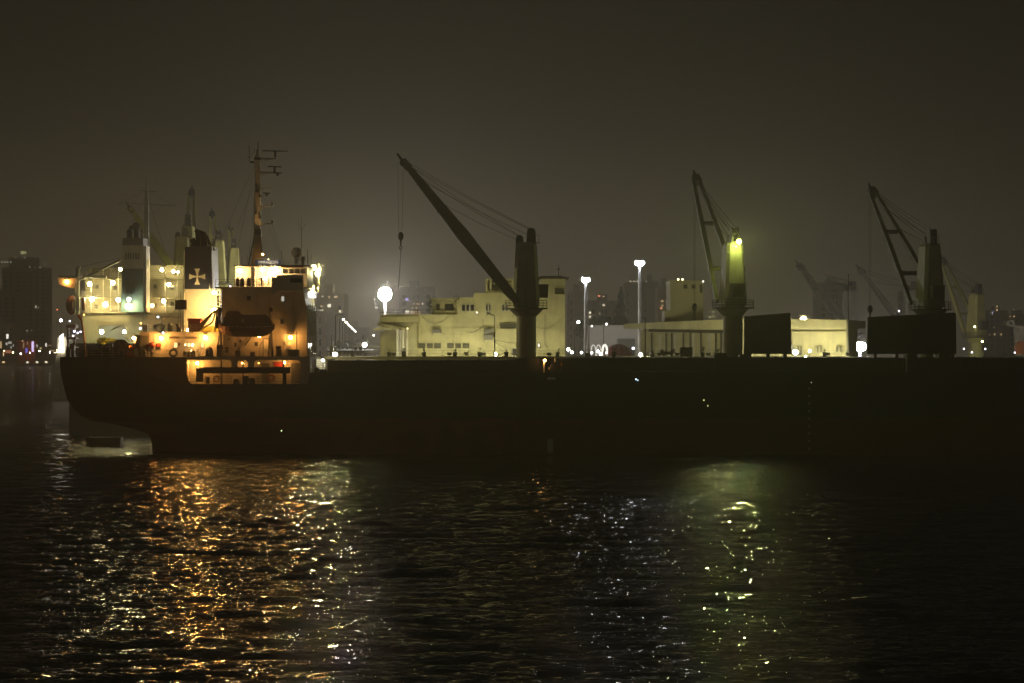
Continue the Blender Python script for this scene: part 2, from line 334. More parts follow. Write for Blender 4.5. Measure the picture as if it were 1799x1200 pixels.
# ------------------------------------------------------------------ deck crane
def crane(parent, bpx, Yb, tip, z0, zp, s=1.0, pr=1.5, mat=None, ropes=True, hook=None, label=None, jd=1.0, sep=4.2, top=False, name='deck_crane', cab=True, rail=True):
    mat = mat or M['crane']
    bx = X(bpx, Yb); c = Vector((bx, Yb, z0)); R = empty(name, c, parent)
    if label: R['label'] = label
    tip = Vector(tip); u = Vector((tip.x-bx, tip.y-Yb, 0)).normalized(); v = Vector((-u.y, u.x, 0)); z = Vector((0,0,1))
    base = Vector((bx, Yb, 0))
    def W(a, b, h): return base+u*a*s+v*b*s+z*(zp+h*s)
    mb = MB(); mb.cyl((bx,Yb,z0), (bx,Yb,zp), pr*s, pr*s, 28); mb.cyl((bx,Yb,z0), (bx,Yb,z0+1.6*s), pr*1.25*s, pr*1.25*s, 28)
    mb.cyl((bx,Yb,zp-1.3*s), (bx,Yb,zp-.2*s), pr*1.02*s, pr*1.75*s, 28)
    for k in range(5): mb.ring((bx,Yb,z0+(zp-z0)*(k+1)/6), pr*s*1.0, .05*s, 'z', 28, 4)
    for k in range(14): mb.box(bx-pr*s*.75, bx-pr*s*.35, Yb-pr*s-.06, Yb-pr*s*.9, z0+2+(zp-z0-3)*k/14, z0+2.06+(zp-z0-3)*k/14)
    build('pedestal', mb, mat, R, smooth=False)
    mb = MB(); rp = 3.25*s; n = 28
    mb.cyl((bx,Yb,zp-.2*s), (bx,Yb,zp), rp, rp, n)
    pl = build('platform', mb, M['steel'], R)
    if rail:
        mb = MB(); pts = [Vector((bx+rp*.97*math.cos(2*math.pi*i/20), Yb+rp*.97*math.sin(2*math.pi*i/20), zp)) for i in range(21)]
        mb.rail(pts, 1.1*s, post=1.0*s, r=.045*s)
        build('railing', mb, M['steel'], R)
    # house: tapered casing with chamfered shoulders
    secs = [(0.0, 1.75, 1.35), (.5, 2.0, 1.7), (1.6, 2.0, 1.75), (2.6, 1.95, 1.65), (9.4, 1.6, 1.25), (9.9, 1.35, 1.0)]
    mb = MB(); vs = []; fs = []
    for h, a, b in secs:
        ch = .45
        for (qa, qb) in ((a-ch,-b),(a,-b+ch),(a,b-ch),(a-ch,b),(-a+ch,b),(-a,b-ch),(-a,-b+ch),(-a+ch,-b)): vs.append(W(qa, qb, h))
    for i in range(len(secs)-1):
        for j in range(8): fs.append((8*i+j, 8*i+(j+1)%8, 8*i+8+(j+1)%8, 8*i+8+j))
    fs += [tuple(range(7,-1,-1)), tuple(range(8*len(secs)-8, 8*len(secs)))]
    mb.add(vs, fs)
    for h in (3.6, 6.2, 8.2): mb.beam([(W(-1.93+.045*h, 0, h-.06), v*1.2*s, u*.05*s), (W(-1.93+.045*h, 0, h+.06), v*1.2*s, u*.05*s)])
    build('house', mb, mat, R)
    mb = MB()          # sheave cheeks on top: low pair towards the jib, tall pair behind
    for (a, hb, hh, ra) in ((1.0, 9.7, .75, .62), (-.75, 9.7, 1.75, .72)):
        for b in (-.45, .45):
            mb.beam([(W(a, b, hb-.3), u*ra*s, v*.12*s), (W(a, b, hb+hh), u*ra*.9*s, v*.12*s)])
            mb.cyl(W(a, b-.13, hb+hh), W(a, b+.13, hb+hh), ra*.9*s, ra*.9*s, 14)
        mb.cyl(W(a, -.4, hb+hh), W(a, .4, hb+hh), ra*.7*s, ra*.7*s, 14)
    mb.cyl(W(-1.3, -.6, 9.9), W(-1.3, -.6, 11.0), .04*s, .04*s, 4); mb.cyl(W(-1.9, -.6, 9.9), W(-1.9, -.6, 11.0), .04*s, .04*s, 4); mb.cyl(W(-1.9, -.6, 11), W(-1.3, -.6, 11), .04*s, .04*s, 4)
    mb.cyl(W(-1.9, .6, 9.9), W(-1.9, .6, 11.0), .04*s, .04*s, 4); mb.cyl(W(-1.9, .6, 11), W(-1.9, -.6, 11), .04*s, .04*s, 4)
    mb.beam([(W(-1.5, 0, 9.75), u*.55*s, v*.9*s), (W(-1.5, 0, 9.85), u*.55*s, v*.9*s)])
    build('sheave_head', mb, M['steel'], R)
    mb = MB(); mb.beam([(W(.1, -1.72, 5.4), u*.6*s, v*.1*s), (W(.1, -1.66, 6.2), u*.6*s, v*.1*s)]); build('vent', mb, M['steel'], R)
    if cab:
        mb = MB(); mb.beam([(W(-2.5, 0, 1.55), u*.75*s, v*.95*s), (W(-2.55, 0, 3.45), u*.8*s, v*.95*s)]); mb.beam([(W(-2.55, 0, 3.45), u*.9*s, v*1.05*s), (W(-2.55, 0, 3.55), u*.9*s, v*1.05*s)])
        build('winch_cabin', mb, M['steel'], R)
    # jib: two box legs tapering to the head
    prof = [(0, .5, .26), (.08, .72, .3), (.3, .85, .33), (.48, 1.0, .35), (.56, .86, .35), (.8, .66, .3), (1, .42, .25)]
    hs = sep/2; legs = []
    tz = tip.z
    for sd in (-1, 1):
        p0 = W(1.3, sd*hs/s, .8); p1 = tip+v*sd*.45*s
        d = (p1-p0).normalized(); up = u.cross(v) if False else (v.cross(d)).normalized()
        if up.z < 0: up = -up
        mb = MB(); mb.beam([(p0.lerp(p1, t), v*wv*s, up*h*jd*s) for t, h, wv in prof])
        for t in (.15, .4, .66, .85): 
            c0 = p0.lerp(p1, t); mb.beam([(c0-d*.06, v*.38*s, up*.93*jd*s*(1 if t < .7 else .75)), (c0+d*.06, v*.38*s, up*.93*jd*s*(1 if t < .7 else .75))])
        build('jib_leg', mb, M['jib'] if mat is M['crane'] else mat, R); legs.append((p0, p1))
    mb = MB()
    for t in (.26, .62):
        mb = MB(); a = legs[0][0].lerp(legs[0][1], t); b = legs[1][0].lerp(legs[1][1], t); dd = (legs[0][1]-legs[0][0]).normalized()
        mb.beam([(a, dd*.35*s, v.cross(dd)*.3*s), (a.lerp(b,.35), dd*.2*s, v.cross(dd)*.25*s), (a.lerp(b,.65), dd*.2*s, v.cross(dd)*.25*s), (b, dd*.35*s, v.cross(dd)*.3*s)]); build('jib_brace', mb, M['jib'] if mat is M['crane'] else mat, R)
    mb = MB()
    dd = (tip-W(1.3,0,.8)).normalized()
    mb.beam([(tip-dd*1.4*s, v*.75*s, v.cross(dd)*.62*s), (tip+dd*.2*s, v*.55*s, v.cross(dd)*.5*s), (tip+dd*.35*s-z*.1, v*.2*s, v.cross(dd)*.22*s), (tip+dd*1.5*s, v*.12*s, v.cross(dd)*.16*s)])
    mb.cyl(tip-v*.3*s-z*.3*s, tip+v*.3*s-z*.3*s, .55*s, .55*s, 14)
    build('jib_head', mb, M['steel'], R)
    if ropes:
        mb = MB(); r = .042*s if s > .9 else .06
        tops = [(W(-.75, -.3, 11.9), tip+u*.0+z*.2), (W(-.75, .3, 11.7), tip-dd*1.2*s+z*.3), (W(-.3, 0, 11.0), tip-dd*4.5*s+z*.5), (W(1.0, -.3, 10.9), tip-dd*1.6*s+z*.45), (W(1.0, .3, 10.7), tip-dd*3.6*s+z*.5), (W(1.2, 0, 10.2), tip-dd*9.5*s+z*.9)]
        for a, b in tops:
            m_ = a.lerp(b, .5)-z*.25*s; mb.tube([a, m_, b], r, 4)
        build('luffing_ropes', mb, M['rope'], R)
        if hook:
            mb = MB(); hk = tip.z-hook
            a = tip+dd*.3*s-z*.2; 
            for o_ in (-.18, .62): mb.cyl(a+u*o_*s-z*.2, Vector((a.x+u.x*(o_*.7+.1)*s, a.y+u.y*(o_*.7+.1)*s, hk+.8*s)), r*.8, r*.8, 4)
            build('hoist_ropes', mb, M['rope'], R)
            mb = MB(); hc = Vector((a.x+.2*u.x*s, a.y+.2*u.y*s, hk)); mb.ball(hc, .5*s, 12, 8, .85, .7, 1.35); mb.cyl(hc-z*.6*s, hc-z*1.5*s, .16*s, .1*s, 8)
            mb.ring(hc-z*1.75*s, .22*s, .07*s, 'y', 12, 5)
            if top: mb.tube([hc-z*1.9*s, hc-z*4.5*s-u*-.1, hc-z*8*s+u*.35], .06*s, 4)
            build('hook_block', mb, M['steel'], R)
    return R, W

# ------------------------------------------------------------------ the bulk carrier
ship = empty('cargo_ship', (-30, 464, 0), label='long dark hulled bulk carrier with navy funnel, white deckhouse and three deck cranes', cat='cargo ship')
ZP, ZM, ZB = 14.35, 10.35, 12.05
def xs(px, Y=456): return X(px, Y)
LEV = [(14.35,107,.64,16),(13,108,.64,16),(12.05,109,.63,16),(10.35,112,.6,17),(8,118,.54,19),(6.5,128,.45,22),(5.4,140,.34,25),(4.8,153,.24,28),(4.2,190,.08,32),(3.4,228,.03,36),(2.7,250,.02,40),(1.5,256,.02,44),(0,258,.02,48),(-2,258,.02,50)]
HB = 14.0; BOWX = 118.0
def halfw(x, lev):
    z, px, w0, run = lev; xa = xs(px); t = min(1, max(0, (x-xa)/run)); w = w0+(1-w0)*(1-(1-t)**2.2)
    xb = BOWX-9+max(0, z)*.6; tb = min(1, max(0, (xb-x)/24)); return max(.05, HB*w*(1-(1-tb)**2.6))
def make_hull():
    ss = [0,.02,.05,.09,.14,.2,.27]; 
    key = [X(327,450)-.01, X(327,450)+.01, X(331,450), X(337,450), X(541,450), X(545,450)]
    base = [-40+i*4 for i in range(0, 36)]
    xsn = sorted(set([round(b, 3) for b in base if all(abs(b-k) > .6 for k in key)]+key+[BOWX-14, BOWX-10, BOWX-6, BOWX-4]))
    def top(x):
        if x < key[0]+.005: return 14.35
        if x < key[1]+.005: return 12.3
        if x < key[2]+.005: return 11.0
        if x < key[4]+.005: return 10.42
        return ZB if x < 100 else ZB+(x-100)*.2
    mb = MB(); nst = len(ss)+len(xsn)
    rows = []
    for sd in (-1, 1):
        grid = []
        for j, lev in enumerate(LEV):
            xa = xs(lev[1]); line = []
            for t in ss: line.append((xa+(-40.5-xa)*t/.3 if xa < -42 else xa+t*1.0, lev))
            for x in xsn:
                xb = BOWX-9+max(0, lev[0])*.6
                line.append((min(max(x, xa+.3) if x < xa else x, xb), lev))
            line = sorted(line, key=lambda q: q[0])
            grid.append([(x, 464+sd*halfw(x, lev), (min(lev[0], top(x)) if x > key[0]+.004 or True else lev[0])) for x, _ in line])
        b = len(mb.v); mb.v += [p for g in grid for p in g]
        n = len(grid[0])
        for j in range(len(grid)-1):
            for i in range(n-1):
                mb.f.append((b+j*n+i, b+j*n+i+1, b+(j+1)*n+i+1, b+(j+1)*n+i)); mb.m.append(0 if LEV[j+1][0] >= 5.39 else 1)
        rows.append((b, n, len(grid)))
    (b0, n, nl), (b1, _, _) = rows
    for j in range(nl-1):      # transom and stem
        for i in (0, n-1):
            mb.f.append((b0+j*n+i, b1+j*n+i, b1+(j+1)*n+i, b0+(j+1)*n+i)); mb.m.append(0 if LEV[j+1][0] >= 5.39 else 1)
    for i in range(n-1):
        mb.f.append((b0+(nl-1)*n+i, b0+(nl-1)*n+i+1, b1+(nl-1)*n+i+1, b1+(nl-1)*n+i)); mb.m.append(1)
    return mb
build('hull', make_hull(), [M['hull'], M['boot']], ship)
# decks
def deckslab(z, th, x0, x1, lev, inset=.15, step=3):
    mb = MB(); xx = [x0+(x1-x0)*i/max(1, round((x1-x0)/step)) for i in range(max(1, round((x1-x0)/step))+1)]
    vs = []
    for x in xx:
        h = halfw(x, lev)-inset; vs += [(x, 464-h, z), (x, 464+h, z), (x, 464+h, z-th), (x, 464-h, z-th)]
    fs = [(0,1,2,3), tuple(4*(len(xx)-1)+k for k in (3,2,1,0))]
    for i in range(len(xx)-1):
        for k in range(4): fs.append((4*i+k, 4*i+(k+1)%4, 4*i+4+(k+1)%4, 4*i+4+k))
    return mb.add(vs, fs)
build('main_deck', deckslab(ZM, .2, xs(116), BOWX-6, LEV[3]), M['deck'], ship)
build('poop_deck', deckslab(ZP-.02, .3, xs(108)+.2, X(545,450), LEV[0]), M['deck'], ship)
pt = empty('pontoon', (X(183,489),489,0), label='low dark pontoon floating under the overhanging stern of the long bulk carrier', cat='pontoon')
mb = MB(); mb.prism([(X(153,488),-.3),(X(152.5,488),1.45),(X(213,488),1.45),(X(212,488),-.3)], 487.5, 491); build('float_body', mb, M['black'], pt)
for a in (157, 184, 209):
    mb = MB(); mb.cyl((X(a,488),488,1.45), (X(a,488),488,1.75), .12, .16, 8); build('bollard', mb, M['steel'], pt, split=True)
mb = MB(); mb.box(X(962,450), X(972,450), 449.93, 450.1, Z(795,450), Z(771,450)); mb.box(X(964,450), X(970,450), 449.9, 449.93, Z(783,450), Z(774,450)); build('pilot_mark', mb, M['pale'], ship)
mb = MB()
for k in range(9): mb.box(X(1421,450), X(1423,450), 449.93, 450.05, .8+k*1.1, 1.1+k*1.1)
build('draught_marks', mb, M['pale'], ship)
mb = MB()
for pxx in range(560, 1880, 22): mb.box(X(pxx,450), X(pxx,450)+.12, 450.05, 450.5, ZM, ZB-.05)
mb.box(X(545,450), X(1900,450), 449.9, 450.25, ZB-.1, ZB+.04)
mb.box(X(1000,450), X(1900,450), 449.9, 450.0, Z(661,450)-.08, Z(661,450))
build('bulwark_rail', mb, M['hull'], ship)
# side recess under the poop
mb = MB(); mb.box(X(327,450), X(545,450), 453.6, 453.9, ZM+.002, ZP-.33); mb.box(X(327,450), X(327,450)+.12, 450.2, 453.6, ZM, ZP-.33)
mb.box(X(543,450)-.1, X(545,450), 450.2, 453.6, ZM+.002, ZP-.33)
rec = build('recess_wall', mb, M['white'], ship)
mb = MB()
for a, b in ((460,474), (512,527)): mb.pb(a, b, 638, 673, 453.5, 453.6); mb.pb(a+1.5, b-1.5, 640, 672, 453.46, 453.5)
build('recess_door', mb, M['grey'], ship, split=True)
mb = MB(); Yp = 450.05
mb.pb(327, 545, 626, 632.5, Yp, Yp+.12)
for a, b in ((407,418), (436,447)): mb.pb(a, b, 632.5, 650, Yp, Yp+.12)
mb.pb(529, 545, 632.5, 675, Yp, Yp+.12); mb.pb(327, 328.5, 632.5, 672, Yp, Yp+.12)
def fillet(cx, cyy, sx, r=6):
    pts = [(cx, cyy)]+[(cx+sx*(r-r*math.sin(t)), cyy+r-r*math.cos(t)) for t in [math.pi/2*i/6 for i in range(7)]]
    mb.pp(pts, Yp+.001, Yp+.119)
for cx, sx in ((407,-1), (418,1), (436,-1), (447,1), (529,-1)): fillet(cx, 632.5, sx)
build('side_plating', mb, M['white'], ship)
mb = MB(); mb.pb(345, 357, 647, 671, 449.7, 450.5); mb.pb(357, 510, 646, 656, 449.5, 450.3)
for a in range(360, 508, 7): mb.pb(a, a+1, 645, 657, 449.45, 449.5)
mb.pb(348, 512, 645, 646, 449.5, 449.6); build('stowed_gangway', mb, M['steel'], ship)
mb = MB(); mb.rail([(X(329,450),450.4,10.42), (X(530,450),450.4,10.42)], 1.15, post=1.3, r=.04)
for a in (388, 426, 497): mb.pb(a, a+2.4, 632, 675, 450.6, 450.8)
build('recess_railing', mb, M['steel'], ship)
for a, t, b, d in ((410,666,420,675), (428,660,436,675), (438,664,448,675), (362,662,368,674), (498,655,503,675)):
    mb = MB(); mb.pb(a, b, t+2, d, 451, 451.8); mb.cyl(P((a+b)/2, t, 451.4), P((a+b)/2, t+2, 451.4), .3, .38, 10); build('bollard', mb, M['steel'], ship, split=True)
mb = MB(); mb.ring(P(381,666,451.2), .42, .11); build('lifebuoy', mb, M['orange'], ship)
mb = MB(); mb.ring(P(477,664,451.2), .42, .11); build('lifebuoy', mb, M['orange'], ship)
mb = MB(); mb.pb(482, 500, 636, 644, 453.45, 453.6); build('notice_board', mb, M['red'], ship)
for px, py, e, r in ((347,638,340,.2), (332,637,60,.14), (411,640,60,.14), (427,638,90,.16), (500,637,100,.2), (455,638,25,.12)):
    lamp(ship, px, py, 452.4, r, e, ORANGE, 'recess_lamp')

# deckhouse on the poop
mb = MB(); mb.pb(246, 392, 584, 627.5, 453.5, 474); mb.pb(243, 392, 582.5, 584, 453, 474.5)
for a in (262, 271, 292, 322, 350, 372): mb.pb(a, a+.7, 584, 627, 453.44, 453.5)
mb.pb(236, 246, 588, 627.5, 455, 460)
dh = build('deckhouse', mb, M['white'], ship)
mb = MB(); mb.pb(246.5, 260, 590, 627, 453.4, 453.5); build('side_door', mb, M['grey'], ship)
for a, b, t, d, e in ((306,312,602,610.5,2.2), (353.5,359,602,610.5,2.2), (330,335,603,609,3.0)):
    mb = MB(); mb.pb(a-.7, b+.7, t-.7, d+.7, 453.42, 453.5).mat(1); mb.pb(a, b, t, d, 453.4, 453.42); build('lit_window', mb, [M['grey'], emit(WARM, e, False)], ship)
mb = MB(); mb.pb(314, 317, 602, 607, 453.43, 453.5); build('window', mb, M['glassd'], ship)
textpart('lettering', 'MUSTER', .42, 307, 593.5, 453.48, M['dkletter'], ship)
textpart('lettering', 'STATION', .42, 336.5, 593.5, 453.48, M['dkletter'], ship)
for px, py, e, r in ((283.5,594,330,.25), (361,593,360,.25), (326,606,60,.14), (338.5,606,90,.15), (337,616,40,.14)):
    lamp(ship, px, py, 452.5, r, e, ORANGE if py < 600 else WARM, 'deckhouse_lamp')
for px, py, e, col in ((287,585,25,COOL), (247,577,50,COOL), (248,568,50,ORANGE), (278,557,60,COOL)):
    lamp(ship, px, py, 453, .14, e, col, 'deck_lamp')
mb = MB(); mb.rail([(X(110,451),456,ZP), (X(135,451),452.3,ZP), (X(180,451),450.7,ZP), (X(545,451),450.4,ZP)], 1.1, post=1.6, r=.035); build('poop_railing', mb, M['pale'], ship)
mb = MB(); mb.rail([(X(246,453),453.2,Z(583,453)), (X(388,453),453.2,Z(583,453))], 1.05, post=1.5, r=.03)
mb.rail([(X(255,453),453.4,Z(583,453)), (X(255,453),462,Z(583,453))], 1.05, r=.03); build('deckhouse_railing', mb, M['pale'], ship)
mb = MB(); mb.ring(P(305,620,452), .5, .17); build('tyre_fender', mb, M['black'], ship)
mb = MB(); mb.ball(P(368,616,452.5), .62, 12, 8, .9, .6, 1.0); mb.pb(361.5, 374.5, 616, 627, 452.2, 452.9); build('liferaft_canister', mb, M['steel'], ship)
mb = MB(); mb.pb(315.5, 331, 611, 612, 451, 451.1); mb.pb(315.5, 316.2, 611, 627, 451, 451.1); mb.tube([P(344,627,451), P(348,613,451), P(350,627,451)], .05); mb.tube([P(353,627,451), P(358,614,451), P(358,627,451)], .04)
build('gangway_frame', mb, M['pale'], ship, split=True)
for a, b, t, d in ((322,328,618,627), (329,335,619,627), (336,343,617,627), (252,257,617,627), (264,268,618,627)):
    mb = MB(); mb.pb(a, b, t, d, 451.6, 452.2); mb.cyl(P((a+b)/2, t, 452), P((a+b)/2, t-2, 452), .2, .14, 8); build('mooring_bitts', mb, M['steel'], ship, split=True)
mb = MB(); mb.pb(257, 263, 605, 611, 453.2, 453.5); mb.ball(P(268,606,453.2), .45, 10, 6); mb.pb(276, 283, 603, 609, 453.2, 453.5); build('hose_box', mb, M['red'], ship, split=True)
# things on the deckhouse roof
mb = MB(); mb.pb(331, 352, 563, 583, 454, 456.5); mb.pp([(328,563),(331,559.5),(355,559.5),(353,563)], 453.8, 456.7); build('fire_locker', mb, M['red'], ship)
mb = MB(); mb.beam([(P(353,577,455), Vector((.35,0,.3)), Vector((0,.7,0))), (P(362,562,455), Vector((.75,0,.5)), Vector((0,.9,0))), (P(368,554,455), Vector((.5,0,.4)), Vector((0,.6,0)))])
mb.beam([(P(354,574,454.4), Vector((.05,0,.08)), Vector((0,.1,0))), (P(358,577,454.4), Vector((.05,0,.08)), Vector((0,.1,0)))])
build('rescue_boat', mb, M['yellow'], ship)
mb = MB(); mb.tube([P(347,583,455), P(374,566,455), P(380,546,455)], .12); mb.tube([P(378,583,455), P(382,546,455)], .14); mb.pb(374, 386, 544, 551, 454.6, 455.4); mb.pb(352, 385, 573, 583, 456.8, 457.2); build('rescue_davit', mb, M['yellow'], ship, split=True)
mb = MB(); mb.pb(308, 328.5, 527, 544, 452.6, 452.9); mb.cyl(P(318,584,453), P(318,512,453), .05, .05, 6); mb.tube([P(309,544,453), P(283,570,453.5), P(267,583,453.5)], .03, 4); mb.tube([P(328,543,453), P(342,556,453.5)], .03, 4)
mb.tube([P(312,583,453), P(316,538,453), P(320,527,453)], .05, 4); build('deck_board', mb, M['black'], ship)
mb = MB()
for a, t, r_ in ((281,576,.55), (286,574,.3)): mb.ring(P(a, t, 454.5), r_, .09)
mb.pb(295, 303, 572, 583, 455, 456); mb.cyl(P(299,572,455.5), P(299,568,455.5), .4, .25, 10); mb.pb(310, 318, 575, 583, 455, 456); mb.tube([P(285,584,454), P(285,556,454), P(322,558,454), P(322,584,454)], .07, 5)
mb.pb(251, 259, 571, 583, 455, 456); mb.cyl(P(313,575,455.5), P(313,569,455.5), .15, .4, 10); mb.tube([P(252,583,453.6), P(252,550,453.6), P(268,552,453.6)], .06, 5)
build('roof_machinery', mb, M['grey'], ship, split=True)

# accommodation block
mb = MB(); mb.pp([(390,627.5),(390,504),(533,504),(537,530),(540,545),(540,627.5)], 454, 475.5)
for a in (420, 448, 494, 517): mb.pb(a, a+.5, 506, 626, 453.95, 454)
for t in (545, 586): mb.pb(390, 540, t, t+.6, 453.93, 454)
acc = build('accommodation_block', mb, M['white'], ship)
for a, b, t, d in ((434,441,520,528), (493,499,561,569), (412,416,602,609), (448,453.5,601,608), (401,404.5,594,597), (421,425,597,602), (499,503,600,606)):
    mb = MB(); mb.pb(a-.8, b+.8, t-.8, d+.8, 453.9, 454).mat(1); mb.pb(a, b, t, d, 453.87, 453.9); build('window', mb, [M['frame'], M['glassd']], ship)
mb = MB(); mb.pb(494.3, 500.4, 520, 530, 453.9, 454).mat(1); mb.pb(495, 499.7, 520.7, 529.3, 453.87, 453.9); build('lit_window', mb, [M['frame'], emit((1,.95,.8), .55, False)], ship)
mb = MB(); mb.pb(462, 474, 594, 627, 453.9, 454).mat(1); mb.pb(464, 472.5, 596, 626, 453.87, 453.9); build('door', mb, [M['grey'], M['white2']], ship)
mb = MB()
for i in range(9):       # front windows, on the face towards the bow
    z = 25.3-1.1
xf = X(540,454)
for k in range(5):
    for j in range(4): mb.box(xf, xf+.06, 456.2+j*4.6, 457.4+j*4.6, 15.5+k*1.95, 16.4+k*1.95)
build('front_window', mb, M['glassd'], ship, split=True)
mb = MB()
for k in range(6): mb.box(xf, xf+.12, 455+k*3.8, 455.15+k*3.8, ZP, 22)
for k in range(8): mb.box(xf, xf+.35, 454.2, 475, 14.4+k*.0+k*1.2, 14.45+k*1.2) if k in (3,6) else None
build('front_pipes', mb, M['grey'], ship)
lamp(ship, 456, 590, 452.3, .25, 130, ORANGE, 'deck_lamp'); lamp(ship, 511, 593, 452.9, .27, 150, ORANGE, 'deck_lamp')
mb = MB(); mb.cyl(P(509,603,453.4), P(509,603,453.1), .25, .25, 14); build('clock', mb, M['letter'], ship)
mb = MB(); mb.pb(500.8, 501.8, 585, 626, 453, 453.2); build('white_post', mb, M['letter'], ship)
mb = MB(); mb.pb(521, 522.5, 582, 626, 452, 452.3); mb.pb(507, 526, 614, 626, 451.8, 453); mb.pb(485, 494, 608, 626, 452, 453); build('liferaft_rack', mb, M['steel'], ship, split=True)
# wheelhouse and wings
ZW = Z(504,454)
mb = MB(); mb.pb(414, 540, 468, 503.9, 458, 471); mb.pb(441, 448, 468, 504, 456.4, 458)
wh = build('wheelhouse', mb, M['white2'], ship)
mb = MB(); mb.pb(411, 545, 465.5, 467.8, 453.5, 476); build('wheelhouse_roof', mb, M['grey'], ship)
mb = MB(); mb.pb(494, 534, 467.9, 470.4, 453.3, 453.45); build('roof_trim', mb, M['red'], ship)
for k, a in enumerate((497, 508, 519, 529)):
    mb = MB(); mb.pb(a, a+8, 472, 480, 457.9, 458); build('wheelhouse_window', mb, M['glassd'], ship)
def wing(sd):
    mb = MB(); y0, y1 = (450.3, 453.99) if sd < 0 else (475.51, 478.5)
    if sd < 0:
        mb.pp([(478,521),(491,510.5),(533.5,510.5),(533.5,483),(494,483),(494,487),(478,487)], y0, y0+.12)
        mb.box(X(478,450.3), X(533,450.3), y0+.12, y1, Z(511,450.3), Z(509.5,450.3))
    else:
        x0, x1 = X(478,454), X(539,454)
        mb.box(x0, x1, y0, y1, ZW-.7, ZW-.5); mb.box(x1, x1+.1, y0-1.5, y1, ZW-.5, ZW+.5); mb.box(x0, x1, y1, y1+.1, ZW-.5, ZW+.6)
        mb.add([(x1,y0,ZW-.7),(x1,y1,ZW-.7),(x1,y0,ZW-2.6),(x1-.3,y0,ZW-.7),(x1-.3,y1,ZW-.7),(x1-.3,y0,ZW-2.6)], [(0,1,2),(3,5,4),(0,2,5,3),(1,4,5,2),(0,3,4,1)])
    return build('bridge_wing', mb, M['white2'], ship)
wing(-1); wing(1)
mb = MB(); mb.pb(510, 531, 488.5, 496.5, 450.2, 450.3); build('wing_opening', mb, M['black'], ship)
mb = MB(); mb.pb(486, 493, 484, 500, 451, 452.5); mb.cyl(P(491,506,450.5), P(491,500,450.5), .12, .2, 8); build('wing_console', mb, M['grey'], ship, split=True)
mb = MB(); x1 = X(540,454)
mb.rail([(x1+.1,470,ZW-.4), (x1+.1,478,ZW-.4)], 1.6, post=.9, r=.05); mb.cyl((x1+.3,477.5,ZW-.4), (x1+.3,477.5,Z(462,477)), .09, .07, 6); mb.cyl((x1+.6,476,ZW-.4), (x1+.6,476,Z(470,477)), .07, .07, 6)
mb.box(x1-.2, x1+.5, 476.6, 477.3, ZW+.3, ZW+1.1); mb.tube([(x1+.3,477.5,Z(466,477)), (x1+1.0,477.5,Z(466,477))], .07)
build('wing_lamp_post', mb, M['white2'], ship)
for px, py, e, r in ((552,469.5,1100,.27), (558.5,481,1500,.3), (547.5,479,200,.22), (557,506,400,.2), (545,497,80,.18)):
    lamp(ship, px, py, 477.6, r, e, (1,.86,.27), 'wing_lamp')
for px, py, e, r in ((422,476,200,.32), (484,474,230,.33), (462,474,150,.28), (466,489,130,.26)):
    lamp(ship, px, py, 456.6, r, e, WARM, 'bridge_lamp')
mb = MB(); mb.rail([(X(379,454),454.3,Z(504,454)), (X(494,454),454.3,Z(504,454))], 1.1, post=1.3, r=.04); mb.box(X(378,454), X(390,454), 454.2, 462, Z(506,454), Z(504,454)); build('bridge_railing', mb, M['steel'], ship)
for a, b in ((414.5,421), (422,429), (434,441), (458.5,461)):
    mb = MB(); mb.pb(a, b, 491, 503.5, 455.2, 456); mb.cyl(P((a+b)/2, 491, 455.6), P((a+b)/2, 488, 455.6), .25, .18, 8); build('deck_locker', mb, M['steel'], ship)
mb = MB()
for a in (456, 464, 473, 481): mb.cyl(P(a,503,454.8), P(a,488,454.8), .07, .05, 5)
build('antenna_post', mb, M['steel'], ship, split=True)
spot(ship, P(243,592,454.5), P(185,612,456), 2600, (1,.5,.14), 75)  # added spot, not a fitted lamp: brightens the dark stern gear
spot(ship, P(554,474,477), P(560,800,400), 11500, (.98,.93,.45), 150, .3)  # added beam beside the wing lamps, throws the pale column on the water
spot(ship, P(338,584,452.4), P(338,800,400), 8000, ORANGE, 150, .25)  # added beam above the deckhouse, throws the orange column on the water
lamp(ship, 405, 503, 454.1, .13, 60, (1,.6,.6), 'deck_lamp')
# sign, roof rail, dome, mast
sg = empty('name_board', P(470,461,454.6), ship)
mb = MB(); mb.pb(448.5, 493.5, 457, 465, 454.6, 454.72); build('board', mb, M['blue'], sg)
textpart('lettering', 'PARAGON', .60, 471.5, 460.8, 454.58, M['letter'], sg)
mb = MB(); zr = Z(465.5,454); mb.rail([(X(446,454),454.9,zr), (X(494,454),454.9,zr)], .95, post=1.1, r=.035, bars=2); mb.rail([(X(494,454),455,zr), (X(543,454),455,zr)], .75, post=1.6, r=.025, bars=2); build('roof_railing', mb, M['white2'], ship)
lamp(ship, 462, 447, 459.0, .13, 160, ORANGE, 'mast_lamp')
spot(ship, P(462,464,457.5), P(454,350,462), 3600, (1,.52,.16), 22)  # added uplight that turns the mast orange
spot(sg, P(462,466.5,452.9), P(462,461,454.6), 130, (1,.8,.5), 80, .05); spot(sg, P(480,466.5,452.9), P(480,461,454.6), 130, (1,.8,.5), 80, .05); lamp(ship, 472, 455.5, 456.5, .1, 20, YEL, 'mast_lamp')  # the two spots are added to brighten the board's lettering
mb = MB(); c = P(521,444,458); mb.ball(c, .78, 18, 12, 1, 1, 1.05); mb.cyl(c-Vector((0,0,.72)), (c.x,c.y,zr+.3), .2, .25, 10).mat(0); mb.box(c.x-.5, c.x+.5, c.y-.5, c.y+.5, c.z-1.0, c.z-.85); mb.cyl(c+Vector((.95,0,-.6)), (c.x+.95,c.y,zr), .32, .2, 10)
build('radome', mb, [M['pale']], ship)
mast = empty('mast', P(455,466,462), ship); Ym = 462
